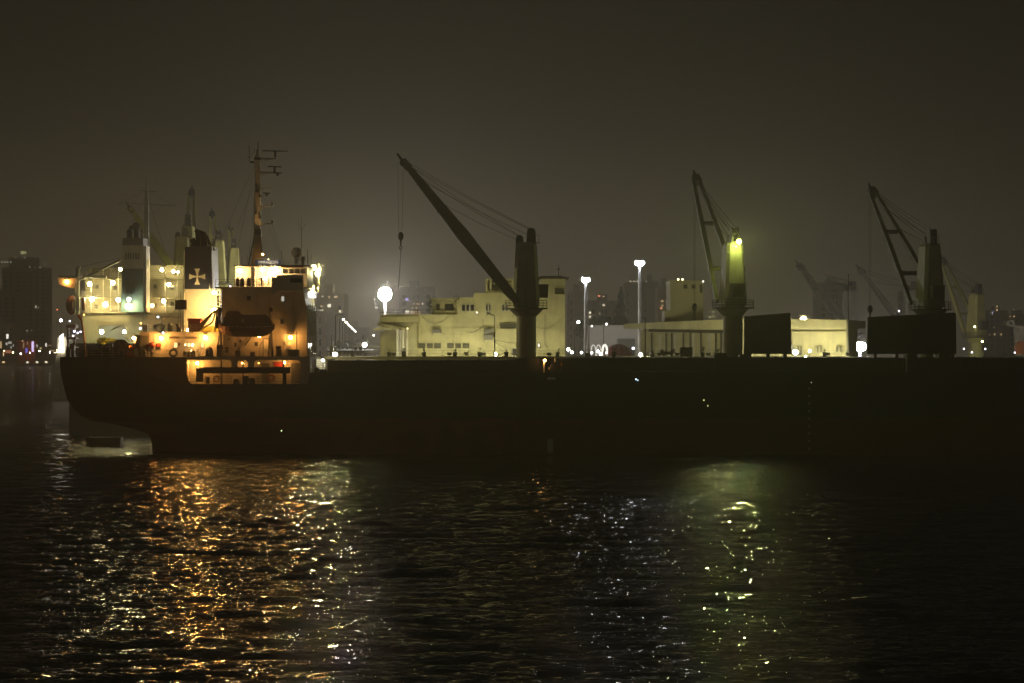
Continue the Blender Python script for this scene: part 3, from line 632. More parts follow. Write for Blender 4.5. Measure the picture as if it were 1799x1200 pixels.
mb = MB(); vs = lambda px, py, hw: (P(px,py,Ym), Vector((hw,0,0)), Vector((0,hw*.9,0)))
mb.beam([vs(452,466,.85), vs(453.5,430,.55), vs(453.5,400,.45), vs(453.5,300,.38), vs(452.5,278,.34), vs(452.5,262,.1)])
mb.cyl(P(446,466,Ym), P(449.5,275,Ym), .08, .05, 6)
for t in range(280, 460, 7): mb.box(P(447.5,t,Ym).x, P(450.5,t,Ym).x, Ym-.05, Ym+.05, P(0,t,Ym).z, P(0,t,Ym).z+.05)
build('mast_column', mb, M['crane'], mast)
mb = MB(); mb.tube([P(437,466,Ym), P(449,408,Ym)], .09, 5); mb.tube([P(463,466,Ym), P(458,412,Ym)], .09, 5)
for t in (420, 434, 448): f_ = (466-t)/58; mb.tube([P(437+12*f_,t,Ym), P(463-5*f_,t,Ym)], .05, 4); mb.tube([P(437+12*f_,t,Ym), P(463-5*min(1,f_+.2),t-12,Ym)], .04, 4)
mb.pb(448.5, 459, 403, 412, Ym-.7, Ym-.45); mb.pb(449, 454, 333, 338, Ym-.8, Ym-.4); mb.pb(455, 460, 342, 347, Ym-.8, Ym-.3); mb.pb(448, 452, 371, 376, Ym-.8, Ym-.3); mb.pb(455, 459, 380, 384, Ym-.8, Ym-.3); mb.pb(447, 458, 276, 281, Ym-.9, Ym+.9)
build('mast_lattice', mb, M['steel'], mast)
for t, b, th in ((279,486,.18), (303.5,481,.2), (330.5,480,.08), (362,480,.12), (393,480,.12)):
    mb = MB(); mb.beam([(P(453,t,Ym), Vector((0,0,th)), Vector((0,.45,0))), (P(b,t,Ym), Vector((0,0,th*.6)), Vector((0,.35,0)))])
    mb.tube([P(456,t+6,Ym), P(b-8 if b > 481 else b-14,t+1,Ym)], .06, 5); build('mast_platform', mb, M['crane'], mast)
for a, b, t in ((462,506,265.5), (471,495,293), (480,496,304), (463,475,339.5)):
    mb = MB(); mb.beam([(P(a,t-.6,Ym-.3), Vector((0,0,.09)), Vector((0,.12,0))), (P(b,t+.4,Ym-.3), Vector((0,0,.09)), Vector((0,.12,0)))]); mb.pb((a+b)/2-2, (a+b)/2+2, t, t+5, Ym-.5, Ym-.1); mb.cyl(P((a+b)/2,t+4,Ym-.3), P((a+b)/2,t+11 if t < 300 else t+2,Ym-.3), .15, .2, 8)
    build('radar_scanner', mb, M['steel'], mast)
mb = MB()
for pts in ([(438,255),(439,284)], [(454,250),(454,268)], [(439,284),(452,288)], [(435,276),(443,276)], [(444,272),(449,262)]): mb.tube([P(a,b,Ym) for a,b in pts], .07, 4)
mb.pb(477, 480, 355, 362, Ym-.2, Ym+.2); mb.pb(477, 480, 387, 393, Ym-.2, Ym+.2); mb.pb(440, 447, 283, 286, Ym-.3, Ym+.3); build('aerial', mb, M['steel'], mast, split=True)
mb = MB()
for a, b in (((449,288),(412,465)), ((449,330),(437,465)), ((459,330),(500,465)), ((462,362),(497,465)), ((449,320),(417,400)), ((452,280),(380,440))): mb.tube([P(*a,Ym), P((a[0]+b[0])/2,(a[1]+b[1])/2+1,461), P(*b,460)], .022, 3)
build('stay_wires', mb, M['rope'], mast)
mb = MB(); mb.tube([P(530,465,458), P(530,405,458)], .05, 4); mb.tube([P(530,405,458), P(524,390,458)], .03, 3); mb.tube([P(530,405,458), P(537,393,458)], .03, 3); mb.tube([P(530,405,458), P(530,380,458)], .03, 3)
mb.tube([P(541,465,458), P(541,438,458)], .05, 4); mb.tube([P(547,465,470), P(547,448,470)], .04, 4); mb.tube([P(483,465,458), P(483,452,458)], .04, 4)
for a, t in ((418,442), (425,452), (435,448), (495,440)): mb.tube([P(a,466,460), P(a,t,460)], .03, 4)
build('whip_aerial', mb, M['steel'], ship, split=True)

# funnel
fun = empty('funnel', P(350,584,459), ship)
mb = MB(); mb.pb(326, 381, 508, 583, 459, 470); build('casing', mb, M['white2'], fun)
mb = MB(); mb.pp([(325,508),(325.5,434),(372,432),(373.5,508)], 458.9, 469); build('stack', mb, M['navy'], fun)
mb = MB(); Yc = 458.9; c0 = P(347,486,Yc); ar = 14/11.76
for k in range(4):
    an = math.pi/2*k; pts = [(.07,.02),(.10,.3),(.17,.62),(.36,1.0),(-.36,1.0),(-.17,.62),(-.10,.3),(-.07,.02)]
    mb.prism([(c0.x+ar*(x*math.cos(an)-y*math.sin(an)), c0.z+ar*(x*math.sin(an)+y*math.cos(an))) for x, y in pts], Yc-.05, Yc+.01)
mb.box(c0.x-.1, c0.x+.1, Yc-.055, Yc, c0.z-.1, c0.z+.1)
build('cross_emblem', mb, M['letter'], fun)
mb = MB(); mb.pb(334, 364, 430, 433, 460, 468)
for a, b, t, d, y in ((337,342,421,434,461), (341,346,419,434,463), (345,352,404,434,462), (352,360,410,434,464), (358,364,414,434,462)):
    mb.beam([(P((a+b)/2+1,d,y), Vector(((b-a)/23.,0,0)), Vector((0,(b-a)/23.,0))), (P((a+b)/2,t+6,y), Vector(((b-a)/22.,0,0)), Vector((0,(b-a)/22.,0))), (P((a+b)/2-4,t,y), Vector(((b-a)/26.,0,.18)), Vector((0,(b-a)/24.,0)))])
mb.pp([(344,402),(361,407),(365,418),(369,430),(352,432),(346,418)], 462.5, 466); mb.tube([P(364,414,462), P(372,432,461), P(378,440,461)], .14, 6)
build('exhaust_pipes', mb, M['black'], fun)
mb = MB(); mb.cyl(P(324.3,583,459), P(324.3,440,459), .09, .09, 6); mb.cyl(P(374.5,508,458.9), P(374.5,474,458.9), .06, .06, 6); mb.cyl(P(369,516,458.8), P(369,498,458.8), .06, .06, 5); build('vent_pipe', mb, M['letter'], fun)
mb = MB()
for t in (510, 517, 524, 531, 538, 545): mb.pb(381, 390, t, t+1, 457.5, 459)
mb.pb(381, 382, 505, 550, 457.3, 457.5); mb.pb(386, 387, 505, 550, 457.3, 457.5); build('ladder', mb, M['white2'], fun)
lamp(ship, 376, 514, 456.6, .2, 520, (1,.70,.26), 'funnel_lamp'); lamp(ship, 376, 545, 455.6, .28, 1100, (1,.60,.16), 'funnel_lamp'); lamp(ship, 331, 580, 456.6, .2, 160, (1,.6,.2), 'funnel_lamp')

# stern deck gear
def winch(px, py, Y, r, w_, name='mooring_winch', mat='steel'):
    mb = MB(); c = P(px, py, Y); mb.cyl(c-Vector((w_,0,0)), c+Vector((w_,0,0)), r*.6, r*.6, 14)
    for s_ in (-1, 1): mb.cyl(c+Vector((s_*w_,0,0)), c+Vector((s_*(w_+.12),0,0)), r, r, 18)
    mb.box(c.x-w_-.3, c.x+w_+.3, c.y-.7, c.y+.7, ZP, c.z-r*.7); mb.box(c.x+w_+.2, c.x+w_+.7, c.y-.4, c.y+.4, ZP, c.z+r*.5)
    return build(name, mb, M[mat], ship)
winch(165, 614, 456, .6, .5); winch(186, 613, 455, .7, .55); winch(231, 612, 455, .6, .5, mat='orange')
mb = MB(); c = P(213,610,454); mb.cyl(c, c+Vector((0,1.4,0)), 1.05, 1.05, 24); mb.cyl(c-Vector((0,.12,0)), c, 1.18, 1.18, 24); mb.ring(c-Vector((0,.14,0)), .6, .08); mb.box(c.x-.9, c.x+.9, c.y+.2, c.y+1.2, ZP, ZP+.4); build('cable_reel', mb, M['steel'], ship)
mb = MB()
for a, t in ((176,599), (184,597), (192,596), (201,598), (176,603), (206,599), (180,594)): mb.ball(P(a+2,t+1,458), .45, 8, 5, 1.6, 1.0, .45)
mb.tube([P(163,603,457), P(176,596,457), P(182,595,457)], .06, 4); mb.tube([P(186,604,457), P(197,594,457), P(204,593,457)], .07, 4); mb.tube([P(196,580,457.5), P(212,572,457.5)], .1, 5)
build('mooring_rope_pile', mb, M['tarp'], ship)
for a, t, h_ in ((120,612,8), (128,607,6), (147,616,7), (157,610,5), (173,616,6), (199,612,6), (221,604,8), (240,611,8), (196,604,4), (207,600,4), (152,618,4), (179,608,4)):
    mb = MB(); mb.pb(a-h_/2, a+h_/2, t+1, 627, 453+a%3, 454+a%3); mb.cyl(P(a,t+1,454), P(a,t-2,454), .25, .15, 8); mb.tube([P(a-3,t+2,453.4), P(a-1,t-4,453.4)], .05, 4); build('deck_fitting', mb, M['steel' if a % 2 else 'grey'], ship, split=True)
mb = MB(); mb.tube([P(151,627,453), P(149,600,453), P(144,562,454)], .15, 6); mb.tube([P(137,553,454), P(144,562,454)], .2, 6); mb.pb(138, 148, 612, 614, 453, 454); mb.pb(130, 152, 617, 618.5, 453, 455); build('stern_davit', mb, M['orange'], ship, split=True)
mb = MB(); mb.pb(117, 133, 570, 576, 458, 461); mb.pb(118, 121, 576, 627, 458, 459); mb.pb(129, 132, 576, 627, 458, 459); mb.pb(117, 134, 592, 596, 458, 461); mb.pb(116, 132, 609, 611, 457, 461)
for t in (581, 600, 605): mb.pb(118, 132, t, t+1, 458, 458.3)
build('stern_platform', mb, M['grey'], ship)
for px, py, e, col, r in ((131,582,60,(.7,.65,1),.16), (137,585,40,(.8,.75,1),.13), (129,590,30,WHITE,.13), (142,583,30,(.8,.75,1),.12), (123,564,60,(.8,.8,1),.11), (148,553,20,ORANGE,.12)):
    lamp(ship, px, py, 455.5, r, e, col, 'stern_lamp')

# hatches, covers, deck clutter
for a, b in ((576,893), (988,1258), (1318,1596), (1668,1950)):
    mb = MB(); mb.pb(a, b, 633 if a < 900 else 629, 652, 455, 473); mb.box(X(a+4,455), X(b-4,455), 455.4, 472.6, ZM, 12.2)
    zt = Z(633 if a < 900 else 629, 455)
    n = 6
    for i in range(n+1):
        x = X(a,455)+(X(b,455)-X(a,455))*i/n; mb.box(x-.12, x+.12, 454.9, 473, zt, zt+.14)
    for i in range(18):
        x = X(a,455)+(X(b,455)-X(a,455))*(i+.5)/18; mb.box(x-.08, x+.08, 454.7, 455, 12.3, zt-.1)
    build('hatch', mb, M['cover'], ship)
for a, b, sp in ((1308,1390,1365), (1524,1680,1660)):
    mb = MB(); mb.pp([(a,622),(a+.5,555.5 if a < 1400 else 557),(b-2,549.5 if a < 1400 else 549),(b,552),(b+.8,622)], 456.5, 457.6)
    mb.pp([(a+1,622),(a+1.5,557),(b-2,551),(b,553),(b,622)], 458.0, 459.1)
    for x in ([a+8, a+40, a+70] if a < 1400 else [a+12, a+50, a+78, a+120, a+148]): mb.pb(x, x+5, 621, 632, 456.7, 459)
    for x in range(int(a)+12, int(b)-4, 14): mb.pb(x, x+1.4, 558, 621, 456.38, 456.5)
    for t in (575, 600): mb.pb(a+2, b-2, t, t+1.3, 456.36, 456.5)
    build('raised_hatch_cover', mb, M['cover'], ship)
for a, b, t in ((552,560,648), (562,574,651), (891,908,634), (906,948,631), (968,975,640), (1256,1278,622), (1276,1302,629), (1300,1320,624), (1594,1612,624), (1610,1652,630), (1650,1670,622)):
    mb = MB(); mb.pb(a, b, t, 660, 453, 456); mb.pb(a+1, b-1, t-2, t, 453.5, 455); build('deck_house_small' if b-a > 30 else 'deck_vent', mb, M['steel'], ship)
mb = MB(); mb.pb(946, 992, 629.5, 660, 459, 461)
for a in (952, 963, 979, 986): mb.pb(a, a+3, 633, 655, 458.8, 459)
build('deck_house_small', mb, M['steel'], ship)
mb = MB(); mb.tube([P(551,620,455), P(575,632,455)], .09, 5); build('boom', mb, M['steel'], ship)
mb = MB(); mb.pb(954.5, 957.5, 637, 656, 452.5, 453); build('lamp_post', mb, M['white2'], ship)
lamp(ship, 957.5, 633.5, 452.3, .2, 60, (1,.46,.12), 'deck_lamp'); 
for a, t, d in ((975.5,629,636), (969,642,647), (973,643,648), (987,638,642), (965,645,649)):
    mb = MB(); mb.cyl(P(a,d,453.2), P(a,t,453.2), .11, .13, 7); build('deck_pipe', mb, M['orange' if a == 987 else 'white2'], ship)
mb = MB(); mb.pb(962, 976, 663, 667, 449.85, 450); build('fairlead', mb, M['pale'], ship)

# deck cranes
Rc, W1 = crane(ship, 925, 464, P(709,283,464), ZM, Z(541,464), hook=P(0,283,464).z-P(0,415,464).z, label='buff deck crane nearest the deckhouse, its jib lowered to the left across the terminal', top=True)
Rc, W2 = crane(ship, 1288, 464, P(1222,311,485), ZM, Z(540,464), jd=.42, hook=P(0,311,485).z-P(0,540,485).z, label='deck crane with a lit yellow lamp at the top of its house')
Rc, W3 = crane(ship, 1634, 464, P(1531,333,485), ZM, Z(543,464), jd=.42, sep=5.0, hook=P(0,333,485).z-P(0,543,485).z, label='unlit deck crane rising behind the right hand raised hatch cover')
spot(ship, P(1298.5,424.5,460.4), P(1298,800,400), 13500, (.90,.95,.34), 160, .3); lamp(ship, 1298.5, 424.5, 460.9, .3, 420, GRN, 'crane_lamp'); lamp(ship, 1293.5, 433, 460.6, .16, 60, GRN, 'crane_lamp'); lamp(ship, 1283, 470, 467.6, .2, 300, GRN, 'crane_lamp')  # last lamp is added, hidden behind the house to light the jib leg

for px, py, e_, c_ in ((1118,666.5,9,(.6,.85,1)), (1121,668,3,(.6,.85,1)), (1237,703,2.5,(.8,.9,.3)), (1244,713,1.5,(.8,.9,.3)), (495,757,4,(.7,.95,.4)), (1426,672,.6,WHITE)):
    lamp(ship, px, py, 449.9, .08, e_, c_, 'hull_glint')  # glowing specks stand in for glints on the hull side
# lifeboat hanging in its davits
lb = empty('lifeboat', P(432,592,451), label='dark red enclosed lifeboat hanging beside the white deckhouse', cat='lifeboat')
def boat(lb, x0, x1, top, sheer, keel, Y, hw, mat, house=None):
    mb = MB(); secs = []; n = 16; vs = []; fs = []
    for i in range(n+1):
        t = i/n; px = x0+(x1-x0)*t; w_ = hw*max(.08, (1-abs(2*t-1)**3)); ky = keel-(keel-sheer)*.75*abs(2*t-1)**5; sy = sheer-4*abs(2*t-1)**2
        for (b, zz) in ((-1,sy),(-.85,(sy+ky)/2+1),(-.4,ky-1),(0,ky),(.4,ky-1),(.85,(sy+ky)/2+1),(1,sy)): vs.append((X(px,Y), Y+b*w_, Z(zz,Y)))
    for i in range(n):
        for j in range(6): fs.append((7*i+j, 7*i+j+1, 7*i+8+j, 7*i+7+j))
        fs.append((7*i, 7*i+7, 7*i+13, 7*i+6))
    fs += [tuple(range(7)), tuple(range(7*n+6, 7*n-1, -1))]
    mb.add(vs, fs); build('boat_hull', mb, mat, lb)
    mb = MB(); L_ = x1-x0
    mb.add([], [])
    for (a, b, t0, ww) in ((x0+4, x1-11, top, .78),):
        pts = [(a, sheer), (a+5, top+8), (a+9, top+3), (a+L_*.2, top+3), (b-3, top+3), (b+3, top+9), (b+8, sheer)]
        mb.pp(pts, Y-hw*ww, Y+hw*ww); mb.pp([(p[0]+(1 if p[0] < (a+b)/2 else -1)*2, p[1]-1.2 if p[1] < sheer else p[1]) for p in pts], Y-hw*ww*.7, Y+hw*ww*.7)
    build('canopy', mb, mat, lb)
    return mb
boat(lb, 384, 483, 551, 573, 592, 451, 1.35, M['boat'])
mb = MB(); mb.pp([(395,553),(401,546),(419,546),(425,553)], 450.5, 451.5); build('helm_hood', mb, M['boat'], lb)
mb = MB()
for i, a in enumerate(range(399, 476, 8)): mb.tube([P(a, 573.5+1.5*(1-abs((a-435)/40)), 449.62), P(a+5.5, 573.5+1.5*(1-abs((a-432)/40)), 449.62)], .05, 4)
build('grab_line', mb, M['letter'], lb)
mb = MB(); mb.pb(427, 428, 559, 567, 449.88, 449.95); mb.pb(424.5, 429, 563.5, 564.4, 449.86, 449.93); mb.pb(391, 392.5, 558, 568, 449.8, 449.95); build('marking', mb, M['letter'], lb)
for a, name in ((387, 'davit'), (476, 'davit')):
    mb = MB(); mb.tube([P(a+3,627,452.3), P(a+1,592,452.6), P(a-1,560,452.9), P(a,541,451.6)], .22, 6); mb.tube([P(a,541,451.6), P(a,571,451.2)], .06, 4); mb.pb(a-3, a+3, 541, 548, 451.2, 452); mb.tube([P(a-4,627,453.2), P(a-2,590,453)], .12, 5)
    build(name, mb, M['steel'], ship)
mb = MB(); mb.pb(380, 384, 556, 577, 451.5, 452.5); mb.pb(381, 392, 606, 627, 451.5, 452.5); build('davit_winch', mb, M['steel'], ship, split=True)
mb = MB(); mb.tube([P(448,583,453.5), P(430,608,453.5)], .1, 5); mb.tube([P(455,627,453), P(458,606,453), P(462,600,453)], .06, 4); mb.pb(414, 422, 616, 627, 452, 453); mb.pb(440, 448, 618, 627, 452, 453); mb.pb(396, 402, 610, 620, 453, 453.6); build('deck_fitting', mb, M['steel'], ship, split=True)

# ------------------------------------------------------------------ second ship, behind to the left
sh2 = empty('cargo_ship', (-60, 566, 0), label='pale multi deck ship lit all over, moored behind the stern of the long bulk carrier', cat='cargo ship')
Y2 = 560
mb = MB(); mb.box(X(133,Y2), X(333,Y2), 552, 585, -1, Z(603,Y2)); mb.box(X(230,Y2), X(333,Y2)-.1, 585, 720, -1, Z(612,Y2)); build('hull', mb, M['black'], sh2)
mb = MB(); mb.pb(146, 333, 549, 603, Y2, 578); mb.pb(152, 333, 523, 549, Y2+2, 578); mb.pb(150, 333, 490, 523, Y2+2, 577); mb.pb(155, 215, 471, 490, Y2+2.5, 576); mb.pb(258, 333, 466, 490, Y2+2.5, 576)
for t in (549, 523, 490): mb.pb(138 if t != 549 else 146, 333, t-1, t+1.2, Y2-.6, 578)
build('superstructure', mb, M['cream2'], sh2)
mb = MB()
for t in (549, 523, 490): mb.rail([(X(140,Y2),Y2-.4,Z(t-1,Y2)), (X(330,Y2),Y2-.4,Z(t-1,Y2))], 1.0, post=2.2, r=.04)
for a in (160, 181, 194, 208, 262, 290, 311): mb.pb(a, a+1, 466 if a > 250 else 472, 549, Y2-.3, Y2)
build('balcony_railing', mb, M['white2'], sh2)
for a, t in ((168,500), (200,502), (270,500), (300,502), (322,500), (166,535), (270,533), (300,530), (186,572), (270,570)):
    mb = MB(); yf = Y2 if t > 549 else Y2+2; mb.pb(a, a+6, t, t+7, yf-.1, yf); build('window', mb, M['glassd'], sh2)
mb = MB(); mb.pp([(174,600),(174,572),(218,570),(221,575),(221,600)], Y2-1.2, Y2-1.1); build('cargo_screen', mb, M['grey'], sh2)
f2 = empty('funnel', P(234,548,552), sh2)
mb = MB(); mb.pp([(213,548),(214.5,472),(252,472),(252,548)], 553, 559.9).mat(1); mb.pp([(214.5,472),(215.5,431),(252,431),(252,472)], 553, 559.9).mat(2); mb.pp([(215.5,431),(216,418),(252,418),(252,431)], 553.01, 559.9)
build('stack', mb, [M['slate'], M['white'], M['grey']], f2)
mb = MB()
for k in range(6): a = 220.5+k*4.3+(0.8 if k > 2 else 0); mb.pb(a, a+2.2, 444.5, 455.5, 552.93, 553)
build('louvres', mb, M['steel'], f2)
mb = MB(); mb.box(X(252,553)+.01, X(252,553)+.5, 553.4, 559, Z(548,553), Z(432,553)); build('pale_side', mb, M['white2'], f2)  # paler slab over the funnel's right side
mb = MB()
for a, t, r_ in ((227,403,.25), (231,398,.32), (240,396,.62), (224,405,.15), (250,403,.2)): mb.cyl(P(a,418,556), P(a,t+3,556), r_*.7, r_*.7, 8); mb.ball(P(a,t+2,556), r_*1.25, 8, 6)
build('exhaust_pipes', mb, M['black'], f2)
m2 = empty('mast', P(257,466,565), sh2); mb = MB(); mb.beam([(P(258,470,565), Vector((.5,0,0)), Vector((0,.5,0))), (P(258,360,565), Vector((.38,0,0)), Vector((0,.4,0))), (P(258,333,565), Vector((.2,0,0)), Vector((0,.2,0))), (P(257.5,308,565), Vector((.05,0,0)), Vector((0,.05,0)))])
mb.tube([P(208,357.5,565), P(258,358.5,565), P(309,361.5,565)], .09, 5); mb.tube([P(245,334.5,565), P(276,337,565)], .08, 5); mb.tube([P(225,355,565), P(225,352,565)], .06, 4); mb.tube([P(236,356,565), P(250,372,565), P(258,378,565)], .05, 4); mb.tube([P(290,360,565), P(268,376,565), P(258,378,565)], .05, 4)
build('mast_column', mb, M['crane'], m2)
mb = MB()
for a, b in (((208,357),(258,335)), ((309,361),(258,335)), ((258,340),(298,466)), ((258,340),(222,420))): mb.tube([P(*a,565), P(*b,565)], .03, 3)
build('stay_wires', mb, M['rope'], m2)
mb = MB(); mb.cyl(P(137,552,556), P(137,470,556), .42, .36, 10); mb.tube([P(139,492,556), P(165,480,556), P(212,457,556)], .2, 6); mb.tube([P(137,470,556), P(212,453,556)], .06, 4); mb.pb(133, 141, 468, 472, 555.5, 556.5); mb.pb(106, 137, 486, 489, 555, 558); mb.pb(148, 186, 484, 488, 555, 557); mb.ball(P(149,485,556), .4, 8, 6); mb.cyl(P(133.3,552,555), P(133.3,494,555), .1, .1, 6)
build('provision_crane', mb, M['crane'], sh2)
mb = MB(); mb.pp([(102,484),(137,484),(137,506),(128,507),(118,504),(104,499)], 556.2, 558); mb.tube([P(108,484,556), P(108,473,556), P(124,473,556), P(124,484,556)], .04, 4); build('wing_platform', mb, M['white'], sh2)
mb = MB(); mb.ball(P(127,536,557), 1.15, 14, 10, 1.0, 1.5, 1.55); mb.pb(121, 135, 546, 549, 555.6, 558); mb.pb(144,149,523,545,555,556); build('red_float', mb, M['boat'], sh2)
L2 = [(118,495,556,.24,200,ORANGE), (158,499,559,.3,200,YEL), (199,497,559,.3,190,YEL), (162,526,559,.33,330,YEL), (186,535,557,.34,330,(1,.72,.3)), (208,527,557,.3,230,YEL), (226,538,551.5,.4,260,(.92,.95,.42)), (227,526,551.5,.27,120,(.9,.95,.6)),
      (212,473,558,.24,120,YEL), (254,473,558,.24,140,YEL), (285,474,560,.26,170,YEL), (305,477,560,.24,150,YEL), (313,478,560,.2,110,YEL), (297,500,559,.28,200,YEL), (253,526,558,.2,70,YEL), (288,529,559,.28,240,YEL), (268,537,557,.26,160,ORANGE),
      (179,583,556,.3,220,(.95,.95,.5)), (219,583,556,.24,160,(.9,.95,.7)), (246,592,556,.2,80,YEL), (235,594,556,.2,90,YEL)]
for px, py, Y_, r, e, c_ in L2: lamp(sh2, px, py, Y_, r*1.2, e*.62, c_, 'deck_lamp')
crane(sh2, 331, 600, P(337.5,336,616), 12, Z(480,600), s=.95, sep=2.3, jd=.4, mat=M['crane2'], label='cargo crane with an upright forked jib, just left of the navy funnel', rail=False, cab=False)
crane(sh2, 384, 625, P(372.5,374,640), 12, Z(498,625), s=.9, sep=2.6, jd=.4, mat=M['crane2'], label='cargo crane jib showing between the navy funnel and the mast', rail=False, cab=False)
crane(sh2, 411, 650, P(405.5,400,668), 12, Z(505,650), s=.85, sep=1.7, jd=.4, mat=M['crane2'], label='small faint crane jib just left of the lit wheelhouse', rail=False, cab=False)
crane(sh2, 320, 590, P(228,364,588), 12, Z(488,590), s=.8, sep=.9, mat=M['crane2'], ropes=False, label='crane with its jib slanting up left behind the mast', rail=False, cab=False)
lamp(sh2, 317, 470, 588, .2, 60, GRN, 'crane_lamp'); lamp(sh2, 316, 486, 585, .2, 40, GRN, 'crane_lamp')

# ------------------------------------------------------------------ terminal building on the promenade
tb = empty('terminal_building', P(830,627,505), label='cream stepped harbour terminal building behind the first deck crane', cat='building')
YB = 505
mb = MB(); mb.pb(698, 993, 553.5, 629, YB, 520); mb.pp([(803,553.6),(803,524),(834,524),(834,516),(950,516),(950,553.6)], YB, 519); mb.pb(950, 993, 490, 553.6, YB-.3, 519)
mb.pb(699, 993, 575, 576.2, YB-.12, YB); mb.pb(668, 803, 552.6, 555, YB-.25, 520); mb.pb(803, 836, 522.5, 524, YB-.2, 519); mb.pb(833, 950, 514.5, 516, YB-.2, 519)
mb.pp([(668,577),(668,556),(699,556),(699,582),(693,581)], YB, 520); mb.pb(676, 700, 580, 629, YB+6, 519)
mb.pb(832, 836, 516.5, 524, YB-.1, YB+1)
build('walls', mb, M['wall'], tb)
mb = MB(); mb.pb(853, 857, 491, 515, YB, 515); mb.pb(857, 905, 491, 516, YB+3, 515); mb.pb(853, 945, 490, 492, YB-.3, 516); mb.pb(860, 905, 497, 499, YB+.3, YB+.6); mb.pb(857,905,511,514.5,YB,YB+.3)
for a in (861, 880, 900): mb.pb(a, a+3, 492, 514.5, YB+.2, YB+.8)
build('loggia', mb, M['wall'], tb)
mb = MB(); mb.pb(944, 1000, 487.4, 489.6, YB-.9, 521); mb.pp([(946,487.4),(950,484.8),(986,484.6),(996,487.4)], YB-.6, 520); build('tower_roof', mb, M['roof'], tb)
mb = MB(); mb.cyl(P(982,485,510), P(982,466,510), .08, .04, 5); mb.cyl(P(982,474,510), P(982,472,510), .25, .25, 6); build('rooftop_aerial', mb, M['steel'], tb)
mb = MB(); mb.pb(759, 804, 527, 552.5, YB+.8, 515); mb.pb(755, 807, 524, 528, YB-.2, 516); mb.pb(763, 803, 546, 552.5, YB+.3, YB+.5)
pv = build('pavilion', mb, M['wall2'], tb)
for a, b, t, d in ((767,773,534,545), (782,797,534,546)):
    mb = MB(); mb.pb(a, b, t, d, YB+.72, YB+.8); build('window', mb, M['glassd'], tb)
def win(parent, a, b, t, d, Y, panes=1, mat='glassd', fr='frame'):
    mb = MB(); mb.pb(a-.9, b+.9, t-.9, t, Y-.16, Y).pb(a-.9, b+.9, d, d+.9, Y-.22, Y).pb(a-.9, a, t, d, Y-.14, Y).pb(b, b+.9, t, d, Y-.14, Y)
    wd = (b-a)/panes
    for k in range(1, panes): mb.pb(a+k*wd-1.2, a+k*wd+1.2, t, d, Y-.13, Y)
    if mat == 'shutter':
        n = int((b-a)/1.6)
        for k in range(n): mb.pb(a+(k+.45)*(b-a)/n, a+(k+.55)*(b-a)/n, t, d, Y-.1, Y)
    mb.mat(1); mb.pb(a, b, t, d, Y-.06, Y)
    return build('window', mb, [M[fr], M[mat]], parent)
win(tb, 812, 833, 535.5, 546, YB, 3); win(tb, 854.5, 862, 535, 546, YB, 2); win(tb, 883, 893, 535.5, 546, YB, 2)
win(tb, 736, 775, 603, 612, YB, 3, 'shutter', 'wall'); win(tb, 786, 825, 603, 612, YB, 3, 'shutter', 'wall'); win(tb, 879, 910, 568.5, 577, YB-.12, 1, 'shutter', 'wall2'); win(tb, 975, 994-2, 505.5, 517, YB-.3, 1, 'shutter', 'wall')
mb = MB(); mb.pb(944, 950, 602, 611, YB-.12, YB).mat(1); mb.pb(945.5, 948.5, 603.5, 609.5, YB-.14, YB-.12); build('lit_window', mb, [M['roof'], emit((1,.97,.75), 1.6, False)], tb)
for a, b, t, d, dp in ((760,775,578,585,1.0), (850.5,866,577.5,586,1.1), (850.5,866,588,597,1.1), (855,862,548.5,552.5,.4), (901,907.5,549,552.5,.4)):
    mb = MB(); mb.pb(a, b, t, d, YB-dp, YB); mb.cyl(P((a+b)/2,(t+d)/2,YB-dp-.06), P((a+b)/2,(t+d)/2,YB-dp), (d-t)/28, (d-t)/28, 12); mb.tube([P(a+1,d,YB-dp), P(a,d+4,YB-.05)], .05, 4)
    build('air_conditioner', mb, M['grey'] if dp < .5 or t > 586 or t < 580 else M['frame'], tb)
lamp(tb, 838, 549, 504.6, .09, 14, WHITE, 'wall_lamp'); lamp(tb, 905, 546.5, 504.6, .12, 30, WHITE, 'wall_lamp')
mb = MB()
def swag(a, b, sag, Y=YB-.2, r=.035):
    mb.tube([P(a[0]+(b[0]-a[0])*t, a[1]+(b[1]-a[1])*t+sag*4*t*(1-t), Y) for t in [i/8 for i in range(9)]], r, 4)
swag((741,555), (790,555), 13); swag((824,585), (852,572), 2); swag((941,573), (985,560), 10); swag((870,597), (908,603), 1); swag((866,598), (890,612), 1)
mb.tube([P(958,553,YB-.4), P(958,606,YB-.4), P(963,610,YB-.4)], .06, 4); mb.tube([P(735,555,YB-.2), P(735,612,YB-.2)], .05, 4); mb.tube([P(849,560,YB-.2), P(849,575,YB-.2)], .05, 4)
build('wall_cables', mb, M['steel'], tb)
mb = MB()      # projecting canopies at the left end
mb.add([P(667,556,YB), P(715,556,YB), P(655,576,495), P(655,571,495), P(667,573,495.1), P(667,568,495.1)], [(0,1,4,5)])
mb = MB()
def slab(q, th):   # q: four px points with depth, top surface
    t = [P(*a) for a in q]; b = [p-Vector((0,0,th)) for p in t]; mb.hexa(b+t)
slab([(668,556,499),(737,556,504.9),(737,556,504.9),(672,556,516)], .9)
slab([(664,567,497),(714,576.5,504.9),(714,576.5,504.9),(668,562,512)], .5)
mb.pp([(657,581),(657,577),(676,573),(700,577),(700,582),(676,579)], 508, 520); mb.pb(668, 676, 582, 629, 512, 520)
build('canopy', mb, M['wall'], tb)
mb = MB()
for a in (699, 704, 708.5, 715): mb.cyl(P(a,628,502+a%3), P(a,578,502+a%3), .22, .22, 10)
build('column', mb, M['white2'], tb, split=True)
